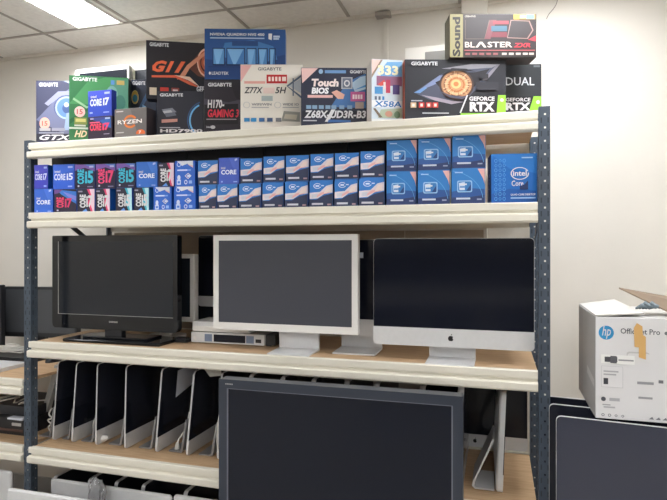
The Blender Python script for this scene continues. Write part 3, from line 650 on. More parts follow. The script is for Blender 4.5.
# ================================================================== SCREENS
def apple(b, x, z, s, y0, y1, m):
    pts = []
    for k in range(28):
        a = 2*PI*k/28 + PI/2
        r = 1 - .12*math.exp(-((math.cos(a))/.22)**2)*(1 if True else 0)
        px, pz = .86*r*math.cos(a), .9*r*math.sin(a)
        dd = math.hypot(px-1.0, pz-.12)
        if dd < .42: px = 1.0 - math.sqrt(max(0, .42**2 - (pz-.12)**2)) if abs(pz-.12) < .42 else px
        pts.append((x+px*s, z+pz*s))
    b.prism(pts, y0, y1, m)
    b.prism([(x+.02*s, z+1.0*s), (x+.30*s, z+1.1*s), (x+.42*s, z+1.5*s), (x+.12*s, z+1.4*s)], y0, y1, m)
def aio(t, w, h, gap=0, chin=.07, stand=None, screen='screen_dark', logo=True, thick=.045, edge=.007):
    """all-in-one computer built round its front face: x centred, y=0 front, z from gap"""
    r = .016
    b = MB()
    R = lambda k, q: rrect(-w/2*k, w/2*k, gap + h*(1-q)/2, gap + h*(1+q)/2, r*min(1, k+.2), 5)
    b.loft([[(x, y, z) for x, z in R(k, q)] for y, k, q in ((0, 1, 1), (edge, 1, 1), (edge+.007, .97, .965), (max(thick*.6, edge+.012), .78, .74), (max(thick, edge+.02), .5, .45))], M['alu'], smooth=False)
    ho = fixn(b.build('housing', t))
    b = MB(); b.prism(rrect(-w/2+.0015, w/2-.0015, gap+chin, gap+h-.0015, [0, 0, r, r], 5), -.003, 0, M[screen]); fixn(b.build('screen', t))
    b = MB(); b.prism(rrect(-w/2, w/2, gap, gap+chin, [r, r, 0, 0], 5), -.003, 0, M['alu']); ch = fixn(b.build('chin', t))
    if logo:
        b = MB(); apple(b, 0, gap+chin*.48, chin*.17, -.0036, -.003, M['logo_black']); fixn(b.build('logo', ch))
    if stand == 'front':
        fw = .19
        b = MB()
        prof = [(thick-.006, gap+.22), (.075, gap+.06), (.082, .012), (.08, .0), (-.085, .0), (-.085, .006), (.068, .008), (.064, gap+.05), (thick-.02, gap+.2)]
        b.loft([[(x, p, q) for p, q in prof] for x in (-fw/2, fw/2)], M['alu'])
        fixn(b.build('stand', t))
def aio_stand(name, label, px0, px1, pyt, pyb, Y, chin, base, group=None, w=None, cx=None, screen='screen_dark'):
    if w is None: x0, w = span(px0, px1, Y); cx = x0 + w/2
    zb = Z(px0, pyb, Y); zt = Z(px0, pyt, Y)
    t = thing(name, label, 'computer', (cx, Y, base), group=group)
    aio(t, w, zt-zb, zb-base, chin, 'front', screen)
    return t
T3 = S3 - .003
# --- big all-in-one, right
aio_stand('all_in_one_computer', 'large silver-chinned all-in-one computer at the right end of the screen shelf', 373.5, 534.5, 238.5, 343.5, 2.32, .075, T3, 'all-in-one computers on the screen shelf')
# --- second one, mostly hidden
w2 = .65
t = aio_stand('all_in_one_computer', 'all-in-one computer mostly hidden between the white-framed monitor and the large right one', 366, 0, 239.5, 335.5, 2.44, .072, T3, 'all-in-one computers on the screen shelf', w2, X(358, 2.44))
b = MB(); xx = X(361.5, 2.437) - X(358, 2.44); b.box(xx-.008, xx+.008, -.0036, -.003, Z(361, 258, 2.437)-T3, Z(361, 252.5, 2.437)-T3, M['paper']); b.build('sticker', t)
# --- third, further back behind the white-framed monitor
t = aio_stand('all_in_one_computer', 'all-in-one computer peeking out at the left behind the white-framed monitor', 198.5, 0, 235.5, 306, 2.70, .055, T3, 'all-in-one computers on the screen shelf', .56, X(198.5, 2.70)+.28)
# --- white framed monitor with aluminium foot
Y = 2.325; x0, w = span(214, 358, Y); zb = Z(214, 328.5, Y); zt = Z(214, 235, Y)
t = thing('desktop_monitor', 'white-framed wide monitor on a silver foot in the middle of the screen shelf', 'monitor', (x0+w/2, Y, T3))
g, h = zb-T3, zt-zb
b = MB(); b.box(-w/2, w/2, 0, .035, g, g+h, M['white_plastic'], .003); b.build('housing', t)
fb = .026
b = MB()
for (a, c_, d, e) in ((-w/2, w/2, g, g+fb+.006), (-w/2, w/2, g+h-fb, g+h), (-w/2, -w/2+fb, g+fb+.006, g+h-fb), (w/2-fb, w/2, g+fb+.006, g+h-fb)):
    b.box(a, c_, -.006, 0, d, e, M['white_plastic'])
b.build('bezel', t)
b = MB(); b.box(-w/2+fb, w/2-fb, -.003, -.0004, g+fb+.006, g+h-fb, M['screen_gray']); b.build('screen', t)
sx0, sx1 = X(266, 2.27) - (x0+w/2), X(312, 2.27) - (x0+w/2)
b = MB(); prof = [(.030, g+.16), (.085, g+.04), (.09, .012), (.088, 0), (-.07, 0), (-.07, .006), (.074, .009), (.068, g+.04), (.02, g+.14)]
sc_ = (sx0+sx1)/2; b.loft([[(x, p, q) for p, q in prof] for x in (sc_-.095, sc_+.095)], M['alu']); fixn(b.build('stand', t))
# --- black television with stand, left
Y = 2.36; x0, w = span(52.3, 177.3, Y); zb = Z(120, 330.5, Y); zt = Z(120, 235.2, Y); g, h = zb-T3, zt-zb
t = thing('television', 'glossy black television on a rectangular foot at the left of the screen shelf', 'television', (x0+w/2, Y, T3))
b = MB(); b.prism(rrect(-w/2, w/2, g, g+h, [.022, .022, .006, .006], 5), 0, .04, M['gloss_black']); b.box(-w*.35, w*.35, .04, .075, g+.06, g+h-.08, M['black_plastic'], .012); fixn(b.build('housing', t))
bl, bb, bt = .042, .075, .03
b = MB(); b.box(-w/2+bl, w/2-bl*.55, -.0012, 0, g+bb, g+h-bt, M['screen']); b.build('screen', t)
b = MB()
b.box(-w/2+bl-.005, -w/2+bl-.002, -.0016, 0, g+bb-.004, g+h-bt, M['grey_plastic']); b.box(-w/2+bl-.005, w/2-bl*.55, -.0016, 0, g+bb-.004, g+bb-.002, M['grey_plastic']); b.build('trim_line', t)
b = MB(); vs, fs = text_geo('SAMSUNG', 0, .03); b.add([(-.02+x*.05, -.0008, g+.036+y*.009) for x, y in vs], fs, M['steel']); b.build('logo', t)
b = MB(); b.box(-.05, .05, .004, .04, .02, g+.03, M['black_plastic'], .004); b.build('neck', t)
fx0, fx1 = X(63, 2.29)-(x0+w/2), X(160, 2.29)-(x0+w/2)
b = MB(); b.box(fx0, fx1, -.075, .13, 0, .016, M['gloss_black'], .005); b.box(fx0+.08, fx1-.1, -.03, .10, .016, .026, M['gloss_black'], .004); b.build('foot', t)
# --- small white framed monitor behind it
Y = 2.52; zt = Z(190, 254, Y); zb = Z(190, 322, Y); x1 = X(194.3, Y); w = .37
t = thing('desktop_monitor', 'small white-framed monitor half hidden behind the black television', 'monitor', (x1-w/2, Y, T3))
g, h = zb-T3, zt-zb
b = MB(); b.box(-w/2, w/2, 0, .045, g, g+h, M['white_plastic'], .006); b.build('housing', t)
b = MB(); b.box(-w/2+.022, w/2-.024, -.001, .001, g+.025, g+h-.022, M['screen']); b.build('screen', t)
b = MB(); b.box(-.03, .03, .02, .05, .01, g+.05, M['white_plastic'], .004); b.build('neck', t)
b = MB(); b.prism(ell(0, .05, .10, .08, 24), 0, .012, M['white_plastic'], 'xy'); fixn(b.build('foot', t))
# black puck-shaped adapter in front of it
x = X(181, 2.46); b = MB(); b.prism(rrect(-.045, .045, -.03, .03, .012), 0, .014, M['black_plastic'], 'xy'); b.prism(rrect(-.035, .035, -.022, .022, .01), .014, .02, M['black_plastic'], 'xy')
tag(fixn(b.build('power_adapter', None, (x+.01, 2.452, T3))), 'small flat black adapter between the black television and the silver player', 'adapter')
# dark monitor filling the gap
x0 = X(189, 2.775); w = .28; t = thing('desktop_monitor', 'dark monitor deep in the gap right of the small white-framed one', 'monitor', (x0+w/2, 2.775, T3))
h = Z(200, 262, 2.775) - T3
b = MB(); b.box(-w/2, w/2, 0, .03, .05, h, M['black_plastic'], .006); b.build('housing', t)
b = MB(); b.box(-w/2+.02, w/2-.02, -.001, .001, .07, h-.02, M['screen']); b.build('screen', t)
b = MB(); b.box(-.08, .08, -.04, .06, 0, .012, M['black_plastic'], .003); b.box(-.025, .025, .005, .025, .012, .06, M['black_plastic']); b.build('stand', t)
# --- two silver players stacked
Y = 2.43; x0, w = span(191.5, 275, Y); hb = Z(230, 333.2, Y) - T3
t = thing('disc_player', 'slim silver disc player with a dark display, lying beside the white monitor foot', 'player', (x0+w/2, Y, T3))
b = MB(); b.box(-w/2, w/2-.05, .003, .175, .006, hb, M['grey_plastic'], .003); b.box(w/2-.05, w/2, .003, .175, .006, hb, M['black_plastic'], .003); b.build('case', t)
b = MB(); b.box(-w/2, w/2-.055, -.004, .003, .005, hb-.001, M['alu'], .002); fp = b.build('front_panel', t)
b = MB(); b.box(-w*.22, w*.16, -.005, -.0035, hb*.22, hb*.85, M['screen_dark']); b.build('display', fp)
for a in (-.33, .17): 
    b = MB(); b.box(w*a, w*a+w*.09, -.0052, -.0035, hb*.22, hb*.85, mat('slate_blue_plastic', (120,134,160), .4)); b.build('button_panel', fp)
b = MB(); b.box(w*.28, w*.345, -.0055, -.0035, hb*.3, hb*.6, M['black_plastic']); b.box(-w*.47, -w*.44, -.006, -.0035, hb*.3, hb*.6, M['white_plastic']); b.build('button', fp)
for sx in (-1, 1):
    for yy in (.03, .15): b = MB(); b.box(sx*(w/2-.04)-.012, sx*(w/2-.04)+.012, yy-.012, yy+.012, 0, .006, M['black_plastic']); b.build('foot', t)
h2 = Z(200, 321.5, Y) - T3 - hb
t2 = thing('disc_player', 'plain silver player lying on top of the slim one with the display', 'player', (x0+w/2-.03, Y, T3+hb+.0003))
b = MB(); b.box(-w/2+.032, w/2-.10, .004, .17, .002, h2, M['alu'], .003); b.build('case', t2)
b = MB(); b.box(-w/2+.035, w/2-.105, 0, .004, .003, h2*.55, M['white_plastic'], .001); b.build('front_panel', t2)

# ================================================================== BIG TELEVISION IN FRONT
Y = 2.10; x0, w = span(219.5, 463, Y); zt = Z(219.5, 378.5, Y); h = .60; zb = zt-h
CT = .27
t = thing('television', 'big dark television standing in front of the shelving, lower centre', 'television', (x0+w/2, Y, CT))
g = zb-CT
tvb = mat('blue_black_bezel', (52, 58, 70), .32)
b = MB(); b.prism(rrect(-w/2, w/2, g, g+h, .008, 4), .004, .05, tvb); b.box(-w*.36, w*.36, .05, .085, g+.08, g+h-.1, M['black_plastic'], .01); fixn(b.build('housing', t))
bz = .036
b = MB()
for (a, c_, d, e) in ((-w/2, w/2, g, g+bz+.01), (-w/2, w/2, g+h-bz, g+h), (-w/2, -w/2+bz, g+bz+.01, g+h-bz), (w/2-bz, w/2, g+bz+.01, g+h-bz)): b.box(a, c_, -.006, .004, d, e, tvb)
b.build('bezel', t)
b = MB(); e = .005; il = mat('bezel_line', (120, 122, 134), .35)
for (a, c_, d, f) in ((-w/2+bz, -w/2+bz+e, g+bz+.01, g+h-bz), (w/2-bz-e, w/2-bz, g+bz+.01, g+h-bz), (-w/2+bz, w/2-bz, g+h-bz-e*.6, g+h-bz)): b.box(a, c_, -.005, .003, d, f, il)
b.build('inner_rim', t)
b = MB(); b.box(-w/2+bz, w/2-bz, -.001, .0042, g+bz+.01, g+h-bz, M['screen_tv']); b.build('screen', t)
b = MB(); [b.box(-w/2+.03+q*.007, -w/2+.035+q*.007, -.0066, -.0058, g+h-.021, g+h-.016, M['grey_plastic']) for q in range(5)]; b.build('logo', t)
b = MB(); b.box(-.05, .05, .012, .04, .02, g+.06, M['black_plastic'], .004); b.build('neck', t)
b = MB(); b.prism(rrect(-.26, .26, -.12, .10, .03), 0, .02, M['gloss_black'], 'xy'); fixn(b.build('foot', t))
c = Carton(.72, .26, CT-.0005, (170,136,98), .003, .75); place_carton(c, 'cardboard_box', 'brown carton carrying the big television', 'box', x0+w/2-.36, Y-.145, 0)

# ================================================================== SIDEWAYS ALL-IN-ONES ON THE FOURTH SHELF
T4 = S4 - .003
rows = [(53, 5.0), (72, 4.4), (96, 1.6), (125, 1.4), (156, 5.2), (187, 6.0), (218, 3.5), (249, 3), (281, 2.6), (312, 2.6), (346, 2.2), (376, 2.2), (422, 2), (462, 1.2), (502, 2.4)]
words = ['first', 'second', 'third', 'fourth', 'fifth', 'sixth', 'seventh', 'eighth', 'ninth', 'tenth', 'eleventh', 'twelfth', 'thirteenth', 'fourteenth', 'fifteenth']
notes = ['', '', ', white plug on its chin', '', ', paper sheet on its screen', ', tag at its top', ', left of the big television'] + [', mostly behind the big television']*6 + [', right of the big television', ', beside the right post']
AW, AH = .49, .405
for k, (px, deg) in enumerate(rows):
    Yf = 2.34; x = X(px, Yf)
    lb = '%s sideways all-in-one computer from left on the fourth shelf%s' % (words[k], notes[k])
    t = thing('all_in_one_computer', lb, 'computer', (x, Yf+AW/2, T4+.0012), (math.radians(deg), 0, PI/2), 'all-in-one computers stored sideways')
    hh = AH if k != 13 else AH + .01
    aio(t, AW, hh, 0, .074, None, 'screen_dark', logo=False, thick=.036, edge=.018 if k > 6 else .006)
    b = MB(); tr = math.radians(deg)
    # bent aluminium foot behind it
    gapx = x - X(rows[k-1][0], Yf) if k else .2
    fl = min(.118, gapx - .030)
    prof = [(.026, .16), (.046, .05), (.052, .013), (.060, .007), (fl, .006), (fl, 0), (.050, 0), (.042, .010), (.036, .05), (.020, .15)]
    if fl < .075: continue
    if k == 14: prof = [(.036, .21), (fl-.004, .03), (fl-.001, .012), (fl-.012, .001), (.03, .001), (.03, .007), (fl-.016, .008), (fl-.009, .016), (fl-.012, .03), (.030, .205)]
    f0 = -AW/2 + (.03 if k < 14 else .012)
    b.loft([[(xx, p*math.cos(tr)+q*math.sin(tr)*0, q) for p, q in prof] for xx in (f0, f0+.19)], M['alu_dark'] if k < 14 else M['alu'])
    o = fixn(b.build('stand', t)); o.rotation_euler = (-tr, 0, 0); o.location = (0, 0, .0005)
    if k == 2:
        pass
    if k == 0: A0 = t
# one facing front at the very back, seen in the gap on the right
t = thing('all_in_one_computer', 'all-in-one computer facing forward at the back, seen in the gap beside the right post', 'computer', (X(475, 2.846), 2.846, S4+.001))
aio(t, .49, .40, 0, .062, None, 'screen_dark', thick=.045)

# loose bits on that shelf
def cable(name, label, pts, r=.0032, m=None, plug=False, cat='cable'):
    # smooth the polyline
    P = [Vector(p) for p in pts]; out = []
    for i in range(len(P)-1):
        a, b2, c, d = P[max(i-1, 0)], P[i], P[i+1], P[min(i+2, len(P)-1)]
        for k in range(5):
            s = k/5; out.append(.5*((2*b2) + (c-a)*s + (2*a-5*b2+4*c-d)*s*s + (3*b2-a-3*c+d)*s**3))
    out.append(P[-1])
    b = MB(); b.tube(out, r, m or M['cable'], 7); o = b.build(name); tag(o, label, cat); return o
def pxp(px, py, Y): return (X(px, Y), Y, Z(px, py, Y))
def onz(px, py, z, lift=.0035):            # point of a horizontal surface seen at a pixel
    s = (H - z - lift) * F / (py - HORIZON); u = u_(px)
    return (s*(-SA + u*CA), s*(CA + u*SA), z + lift)
def plug(b, p, d, m):
    p = Vector(p); d = Vector(d).normalized(); sd = d.cross(Vector((0, 1, 0))).normalized()
    b.tube([p - d*.004, p + d*.012, p + d*.03, p + d*.034], [.006, .011, .0125, .009], m, 10)
    for s in (-1, 1): b.tube([p + d*.033 + sd*s*.006, p + d*.048 + sd*s*.008], .002, M['steel'], 6)
# hanging white lead with plug in front of the sixth computer
p0 = pxp(188, 412, 2.46); p1 = pxp(190, 420, 2.42); 
pts = [pxp(189.5, 412, 2.47), pxp(188.5, 419, 2.45), pxp(190, 424, 2.43), pxp(184, 432, 2.41), pxp(179, 439, 2.40), pxp(178, 443, 2.398)]
o = cable('power_cable', 'white power lead with plug dangling between the fifth and sixth sideways computers', pts, .0042)
b = MB(); plug(b, pxp(177.6, 443, 2.398), (-.1, 0, -1), M['cable']); b.build('plug', o)
# coil near the third
pts = [pxp(94.5, 418, 2.50), pxp(96.5, 423, 2.47), pxp(95, 430, 2.46), pxp(93, 426, 2.455), pxp(94.8, 420, 2.46), pxp(93.4, 432, 2.47)]
cable('power_cable', 'white cable loop hanging between the second and third sideways computers', pts, .004)
# round white plug stuck at the third computer's chin
xs_ = X(99.5, 2.40)
b = MB(); q = onz(104, 441.5, T4+.004); b.tube([(q[0]-.035, q[1]+.004, T4+.014), (q[0]-.02, q[1]+.002, T4+.017), (q[0]+.0, q[1], T4+.024), (q[0]+.02, q[1]-.002, T4+.03), (q[0]+.028, q[1]-.002, T4+.034)], [.008, .014, .0165, .013, .006], M['white_plastic'], 12)
tag(b.build('power_plug'), 'white plug lying at the foot of the third sideways computer', 'plug')
pts = [onz(219.0, 425, T4, .04), pxp(217.6, 438, 2.345), pxp(217.2, 448, 2.335), onz(218.6, 455, T4, .006)]
cable('power_cable', 'white cable hanging beside the left edge of the big television', [pxp(219.5, 415, 2.36), pxp(218, 425, 2.35), pxp(217.3, 438, 2.34), pxp(217.8, 448, 2.335), pxp(219.5, 453, 2.33)], .004)
# paper sheet and tag at the top of the row
def sheet(name, label, pts, m, cat, th=.0008, n=(1, 0, 0)):
    b = MB(); n = Vector(n)*th; P = [Vector(p) for p in pts]
    b.loft([[p for p in P], [p+n for p in P]], m); return tag(fixn(b.build(name)), label, cat)
xa = X(186, 2.36) 
lean = math.tan(math.radians(5.2))
def onscreen(k, yy, zz, off=.0045):
    px, dg = rows[k]; return (X(px, 2.34) + zz*math.tan(math.radians(dg)) + off, yy, T4 + zz)
sheet('paper_sheet', 'pale paper sheet stuck on the screen of the fifth sideways computer', [onscreen(4, 2.47, .235), onscreen(4, 2.66, .275), onscreen(4, 2.66, .375), onscreen(4, 2.47, .37)], M['paper'], 'paper')
cream = mat('cream_paper', (206, 204, 196), .7)
sheet('paper_tag', 'cream paper tag folded over the top of the sixth sideways computer', [pxp(204, 369, 2.40), pxp(210, 376.8, 2.39), pxp(222, 375.5, 2.38), pxp(220, 367, 2.40)], cream, 'paper', n=(0, 1, 0))

# ================================================================== BOTTOM SHELF
T5 = S5 - .003
lows = [(54, 2), (88, 3), (115, 2.5), (142, 2.5), (184, 3)]
for k, (px, deg) in enumerate(lows):
    Yf = 2.36; x = X(px, Yf)
    hh = Z(px, [477, 479, 482, 485, 491][k], Yf) - T5 - .0015
    t = thing('all_in_one_computer', '%s sideways computer from the left on the bottom shelf, only its top corner showing' % words[k], 'computer', (x, Yf+.235, T5+.0015), (math.radians(deg), 0, PI/2), 'computers stored sideways on the bottom shelf')
    aio(t, .47, hh, 0, .07, None, 'screen_dark', logo=False, thick=.036, edge=.018)
def back_facing(label, px0, px1, pyt, Y, base, lean, h=None, w=None):
    x0, ww = span(px0, px1, Y); ww = w or ww
    hh = h or (Z(px0, pyt, Y) - base)
    t = thing('all_in_one_computer', label, 'computer', (x0+ww/2, Y, base+.001), (math.radians(lean), 0, PI), 'silver computers with their backs turned')
    aio(t, ww, hh, 0, .075, None, 'screen_dark', logo=False, thick=.022)
back_facing('silver computer seen from behind, leaning below the fourth shelf at the left', 52, 172.5, 478, 2.27, T5, 0)
back_facing('silver computer seen from behind, between the left one and the big television', 174.5, 300, 494, 2.27, T5, 0, w=.64)
back_facing('silver computer seen from behind, cut off by the bottom left corner of the photo', 9, 90, 487.5, 2.12, 0, 0, w=.60)
back_facing('silver computer seen from behind on the lowest shelf of the left unit', -75, 26.5, 459, 2.30, T5, 0, w=.60)
# crumpled clear bag over the silver back
bm = bmesh.new(); bmesh.ops.create_icosphere(bm, subdivisions=4, radius=1)
rnd = random.Random(3)
from mathutils import noise
for v in bm.verts:
    n = noise.noise(v.co*2.3)*.35 + noise.noise(v.co*5)*.16
    v.co = Vector((v.co.x*.045, v.co.y*.018, v.co.z*.075))*(1+n)
    if v.co.y > .014: v.co.y = .014
me = D.meshes.new('plastic_bag'); bm.to_mesh(me); bm.free(); me.materials.append(M['bag'])
for p in me.polygons: p.use_smooth = True
o = D.objects.new('plastic_bag', me); COL.objects.link(o); o.location = (X(97.5, 2.228), 2.222, Z(97, 494, 2.228))
tag(o, 'crumpled clear plastic bag hanging on the silver computer back at lower left', 'bag')

# ================================================================== LEFT UNIT
TL = L1 - .003
Y = 2.76; x0 = X(7, Y); w = .50; zt = Z(20, 286.5, Y); zb = Z(14, 336, Y)
t = thing('desktop_monitor', 'dark grey monitor on the left shelving unit, partly behind the rack post', 'monitor', (x0+w/2, Y, TL))
g, h = zb-TL, zt-zb
b = MB(); b.box(-w/2, w/2, 0, .04, g, g+h, M['black_plastic'], .004); b.build('housing', t)
b = MB(); b.box(-w/2+.016, w/2-.016, -.001, .001, g+.028, g+h-.016, mat('grey_lcd', (72, 74, 78), .5)); b.build('screen', t)
b = MB(); b.box(-.03, .03, .01, .04, .012, g+.05, M['black_plastic'], .004); b.prism(ell(0, .02, .11, .08, 24), 0, .013, M['black_plastic'], 'xy'); fixn(b.build('stand', t))
t.rotation_euler = (math.radians(0), 0, math.radians(6))
# second monitor frame at the edge of the photo
Y = 2.60; x1 = X(0.6, Y); w = .42
t = thing('desktop_monitor', 'dark monitor cut off by the left edge of the photo', 'monitor', (x1-w/2, Y, TL))
b = MB(); b.box(-w/2, w/2, 0, .035, .07, Z(1, 285, Y)-TL, M['black_plastic'], .005); b.build('housing', t)
b = MB(); b.box(-w/2+.02, w/2-.02, -.001, .001, .09, Z(1, 289, Y)-TL, M['screen']); b.build('screen', t)
b = MB(); b.box(-.03, .03, .005, .03, .012, .09, M['black_plastic']); b.box(-.1, .1, -.05, .08, 0, .012, M['black_plastic'], .004); b.build('stand', t)
# laptop stack: black laptop on silver one
q = onz(26, 366, TL, 0)
t = thing('laptop', 'closed silver laptop near the front of the left shelving unit', 'laptop', (q[0]-.155, 2.40, TL))
b = MB(); b.prism(rrect(-.16, .16, -.11, .11, .012), .002, .013, M['alu'], 'xy'); fixn(b.build('base', t))
b = MB(); b.prism(rrect(-.16, .16, -.11, .11, .012), .014, .021, M['alu'], 'xy'); fixn(b.build('lid', t))
for sx in (-1, 1):
    b = MB(); b.box(sx*.13-.012, sx*.13+.012, -.095, -.085, 0, .002, M['black_plastic']); b.box(sx*.13-.012, sx*.13+.012, .085, .095, 0, .002, M['black_plastic']); b.build('foot', t)
b = MB(); b.box(-.07, .05, -.06, .05, 0, .0006, M['paper']); tag(b.build('paper_sheet', None, (q[0]-.15, 2.40, TL+.0212)), 'white slip of paper on the closed silver laptop', 'paper')
t = thing('laptop', 'closed black laptop behind the silver one on the left shelving unit', 'laptop', (X(20, 2.6)-.06, 2.635, TL))
b = MB(); b.prism(rrect(-.17, .17, -.10, .10, .012), 0, .02, M['black_plastic'], 'xy'); fixn(b.build('base', t))
b = MB(); b.prism(rrect(-.17, .17, -.10, .10, .012), .021, .034, M['black_plastic'], 'xy'); fixn(b.build('lid', t))
# cables heaped on top of it
rnd = random.Random(11)
pts = []
cx, cy, cz = X(12, 2.64), 2.64, TL+.034
for k in range(46):
    a = k*.83; rr = .035 + .05*rnd.random()
    pts.append((cx + rr*1.5*math.cos(a), cy - .01 + rr*.7*math.sin(a), cz + .006 + .0009*k + .006*rnd.random()))
b = MB(); b.tube(pts, .0038, M['cable'], 6); tag(b.build('cable_bundle'), 'heap of white cables on the black laptop', 'cable')
# mouse
q = onz(51, 362, TL, 0)
b = MB(); rings = []
for k in range(7):
    a = k/6*PI/2; rings.append([(q[0] + math.cos(a)*.034*math.cos(j*PI/8), q[1]+.02 + math.cos(a)*.055*math.sin(j*PI/8), TL + .001 + .034*math.sin(a)) for j in range(16)])
b.loft(rings, M['black_plastic'], smooth=True); tag(fixn(b.build('computer_mouse')), 'black computer mouse on the wooden shelf seen behind the left post', 'mouse')
# second shelf of the left unit: dark machines and cables
def flat_box(name, label, px, py, w, d, h, m, z, cat, wx=None):
    q = onz(px, py, z, 0); b = MB(); b.box(-w, 0, 0, d, 0, h, m, .004)
    return tag(b.build(name, None, (q[0], q[1], z)), label, cat)
o = flat_box('computer_case', 'flat black computer case on the lower shelf of the left unit', 26, 436.5, .42, .34, .085, M['black_plastic'], S4-.003, 'computer')
b = MB(); b.box(-.40, -.02, -.003, .001, .02, .032, mat('brown_strip', (84, 62, 56), .4)); b.box(-.09, -.03, -.003, .001, .05, .065, M['grey_plastic']); b.build('front_strip', o)
ox, oy, oz = o.location
o2 = MB(); o2.box(-.40, 0, .02, .30, 0, .05, mat('charcoal_plastic', (46, 46, 50), .45), .004)
tag(o2.build('computer_case', None, (ox-.01, oy+.03, oz+.0855)), 'charcoal computer case stacked on the flat black one at the left', 'computer')
zc = oz+.136
pts = [(ox-.02-.012*k + .03*math.sin(k*1.3), oy+.10+.06*math.cos(k*.9), zc+.006+.02*abs(math.sin(k*.7))) for k in range(24)]
b = MB(); b.tube(pts, .0042, M['cable'], 6); tag(b.build('cable_bundle'), 'tangle of white cables on the charcoal case at the left', 'cable')
b = MB(); b.box(-.10, 0, -.03, .01, 0, .010, M['paper'], .002); tag(b.build('power_adapter', None, (X(26, oy)-.005, oy+.012, oz+.0855)), 'white adapter lying on the edge of the black case at the left', 'adapter')
# silver frame leaning against the inside of the post, with leads beside it
Y0 = 2.42
P0 = Vector((X(43.5, Y0)+.005, Y0, T4+.05)); 
b = MB()
pA, pB = Vector(pxp(44.5, 410, 2.50)), Vector(pxp(57, 366, 2.50))
dv = (pB-pA).normalized(); nn = dv.cross(Vector((0, 1, 0))).normalized()*.016
pA = pA - dv*((pA.z - T4 - .002)/dv.z if dv.z else 0)
b.loft([[pA+nn+Vector((0, yy, 0)), pA-nn+Vector((0, yy, 0)), pB-nn+Vector((0, yy, 0)), pB+nn+Vector((0, yy, 0))] for yy in (0, .03)], M['grey_plastic'])
tag(fixn(b.build('metal_strip')), 'grey metal strip leaning diagonally behind the left post', 'strip')
cable('power_cable', 'white leads hanging between the left post and the first sideways computer', [pxp(52, 408, 2.40), pxp(49, 414, 2.39), pxp(52, 418, 2.385), pxp(48, 420, 2.38), pxp(51, 424, 2.38), pxp(48.5, 427, 2.38), pxp(50, 431, 2.385)], .0042)

# ================================================================== RIGHT SIDE: screens under the printer carton
RZ = math.radians(-7)
def right_aio(label, px0, pyt, Y, w, scr):
    x0 = X(px0, Y); zt = Z(px0, pyt, Y); base = .40
    cx, cy = x0 + math.cos(RZ)*w/2, Y + math.sin(RZ)*w/2
    t = thing('all_in_one_computer', label, 'computer', (cx, cy, base+.0005), (0, 0, RZ), 'glossy screens below the printer carton')
    aio(t, w, zt-base-.0005, 0, .07, None, scr, logo=False, thick=.04)
    return zt
glass = mat('reflective_glass', (52, 56, 72), .06, spec=.8)
M['glass_r'] = glass
zt = right_aio('front glossy silver-edged screen under the white printer carton', 556, 415.5, 2.06, .66, 'glass_r')
right_aio('second dark screen behind the front glossy one under the printer carton', 549, 403.5, 2.19, .66, 'screen_dark')
right_aio('rear dark screen against the wall side under the printer carton', 543, 395.5, 2.32, .66, 'screen_dark')
bt = thing('bench', 'low wooden bench carrying the glossy screens at the right', 'table', (.62, 2.28, 0))
b = MB(); b.box(-.40, .60, -.36, .30, .36, .40, M['wood'], .003); b.build('bench_top', bt)
for sx in (-.36, .56):
    for sy in (-.32, .26): b = MB(); b.box(sx-.025, sx+.025, sy-.025, sy+.025, 0, .36, M['post']); b.build('leg', bt)
# printer carton
Y = 2.062; x0 = X(595.5, Y); w = .50; d = .40
zb_ = zt + .002; h = Z(595.5, 316.5, Y) - zb_
c = Carton(w, d, h, (226, 225, 226), .002, .6)
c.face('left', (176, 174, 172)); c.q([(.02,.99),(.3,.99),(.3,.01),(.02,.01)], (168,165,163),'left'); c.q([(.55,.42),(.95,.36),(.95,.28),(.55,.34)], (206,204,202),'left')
asp = w/h
c.e(.066,.845,.047,.047*asp,(54,150,206),n=28); c.t('hp', .040,.785,.095,.91,W_,shear=.25,bold=.01)
c.t('OfficeJet Pro', .153,.825,.388,.895,(74,78,86),bold=.012); c.e(.425,.86,.012,.012*asp,(120,124,130),n=12)
c.q(rrect(.19,.325,.57,.67,.02), (202,201,200)); c.q(rrect(.195,.33,.565,.655,.02), (226,225,225))
k_ = .70
def rk(a, b_, d_, e_, col): c.r(a*k_, b_, d_*k_, e_, col)
rk(.05,.545,.34,.63,(240,240,238)); rk(.08,.56,.19,.61,(76,76,82)); rk(.13,.55,.185,.62,(96,96,102)); rk(.20,.575,.33,.59,(150,150,154))
rk(.05,.31,.24,.52,(206,206,208)); rk(.055,.315,.235,.515,(228,227,228)); rk(.07,.34,.11,.40,(70,72,78)); rk(.07,.46,.20,.475,(176,176,180)); rk(.07,.43,.18,.445,(176,176,180))
rk(.36,.36,.50,.385,(160,160,164)); rk(.37,.22,.49,.24,(160,160,164)); rk(.54,.38,.58,.41,(120,120,124)); rk(.67,.17,.84,.40,(204,204,208)); rk(.68,.26,.75,.36,(160,160,164)); rk(.78,.29,.82,.34,(130,130,134)); rk(.69,.19,.80,.23,(160,160,166))
c.e(.048,.195,.015,.015*asp,(90,92,98)); rk(.12,.18,.21,.21,(180,180,184)); rk(.07,.11,.17,.125,(180,180,184)); rk(.06,.135,.13,.145,(160,160,164))
for a in (.045,.085,.125,.165): c.ring(a,.04,.010,.010*asp,.6,(110,112,118),n=4 if a > .1 else 10)
for a in (.32,.36,.40,.44): c.q([(a,.03),(a+.03,.03),(a+.02,.055)],(120,122,128))
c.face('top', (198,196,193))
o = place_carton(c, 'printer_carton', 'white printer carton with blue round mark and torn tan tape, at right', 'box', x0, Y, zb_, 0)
fl = ink((206, 203, 198), .65)
def sheetp(name, pts, m, th, n):
    b = MB(); n = Vector(n)*th; P = [Vector(p) for p in pts]; b.loft([P, [p+n for p in P]], m); return fixn(b.build(name, o))
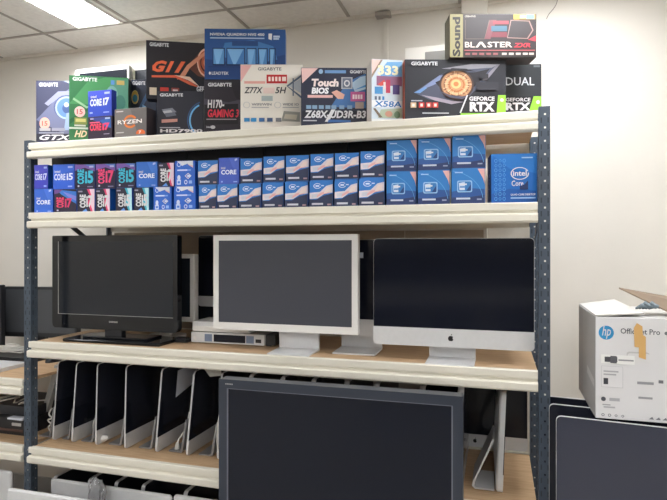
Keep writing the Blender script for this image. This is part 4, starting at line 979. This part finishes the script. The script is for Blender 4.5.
sheetp('flap', [(-w/2, -d/2, h+.001), (-w/2+.002, d/2, h+.001), (-w/2+.13, d/2, h+.022), (-w/2+.15, -d/2+.01, h+.012)], fl, .004, (0, 0, 1))
kr = noisy(mat('flap_inside_card', (128, 110, 92), .75), 10, .06)
sheetp('flap', [(-w/2+.10, -d/2+.15, h+.085), (w/2-.10, -d/2+.19, h+.03), (w/2-.06, -d/2+.003, h+.002), (-w/2+.24, -d/2+.03, h+.010)], kr, .005, (0, .1, 1))
tp = [(.232, .90), (.236, .72), (.262, .715), (.262, .62), (.303, .60), (.303, .82), (.285, .84), (.283, .92), (.25, .95)]
b = MB(); b.prism([(-w/2+u*w, v*h) for u, v in tp], -d/2-.003, -d/2-.0016, M['tape']); tt = fixn(b.build('torn_tape', o))
b = MB()
for k in range(5):
    a = -w/2 + .145 + .010*k; b.tube([(a, -d/2+.10, h+.022), (a+.01, -d/2+.06, h+.036+.008*(k % 2)), (a+.035, -d/2+.07, h+.028)], [.004, .008, .004], mat('teal_tape', (110, 124, 132), .25), 6)
b.build('crumpled_tape', o)
b = MB(); b.loft([[(-w/2+.235, -d/2+.02, h+.012), (-w/2+.265, -d/2+.02, h+.012), (-w/2+.262, -d/2+.03, h+.075), (-w/2+.245, -d/2+.03, h+.06)], [(-w/2+.235, -d/2+.0215, h+.012), (-w/2+.265, -d/2+.0215, h+.012), (-w/2+.262, -d/2+.0315, h+.075), (-w/2+.245, -d/2+.0315, h+.06)]], M['tape']); fixn(b.build('tape_end', o))
# stray wire high on the wall
cable('wire', 'thin dark wire stuck high on the bare wall above the right post', [pxp(557.5, -6, 2.994), pxp(557, 2, 2.994), pxp(554, 8, 2.994), pxp(549, 14, 2.994), pxp(546.5, 19, 2.994)], .0016, mat('dark_wire', (120, 112, 104), .6), cat='wire')

# ================================================================== WORLD, CAMERA
wd = D.worlds.new('World'); SC.world = wd; wd.use_nodes = True
wd.node_tree.nodes['Background'].inputs['Color'].default_value = (.8, .85, 1, 1); wd.node_tree.nodes['Background'].inputs['Strength'].default_value = .3
cam = D.cameras.new('Camera'); co = D.objects.new('Camera', cam); COL.objects.link(co)
co.location = (0, 0, H); co.rotation_euler = (PI/2, 0, YAW)
cam.sensor_fit = 'HORIZONTAL'; cam.sensor_width = 36; cam.lens = F/667*36
cam.shift_y = (HORIZON - 250) / 667; cam.clip_start = .05
SC.camera = co
vs_ = SC.view_settings
vs_.view_transform = 'Standard'; vs_.look = 'None'; vs_.gamma = 1; vs_.use_curve_mapping = False
vs_.exposure = EXPO
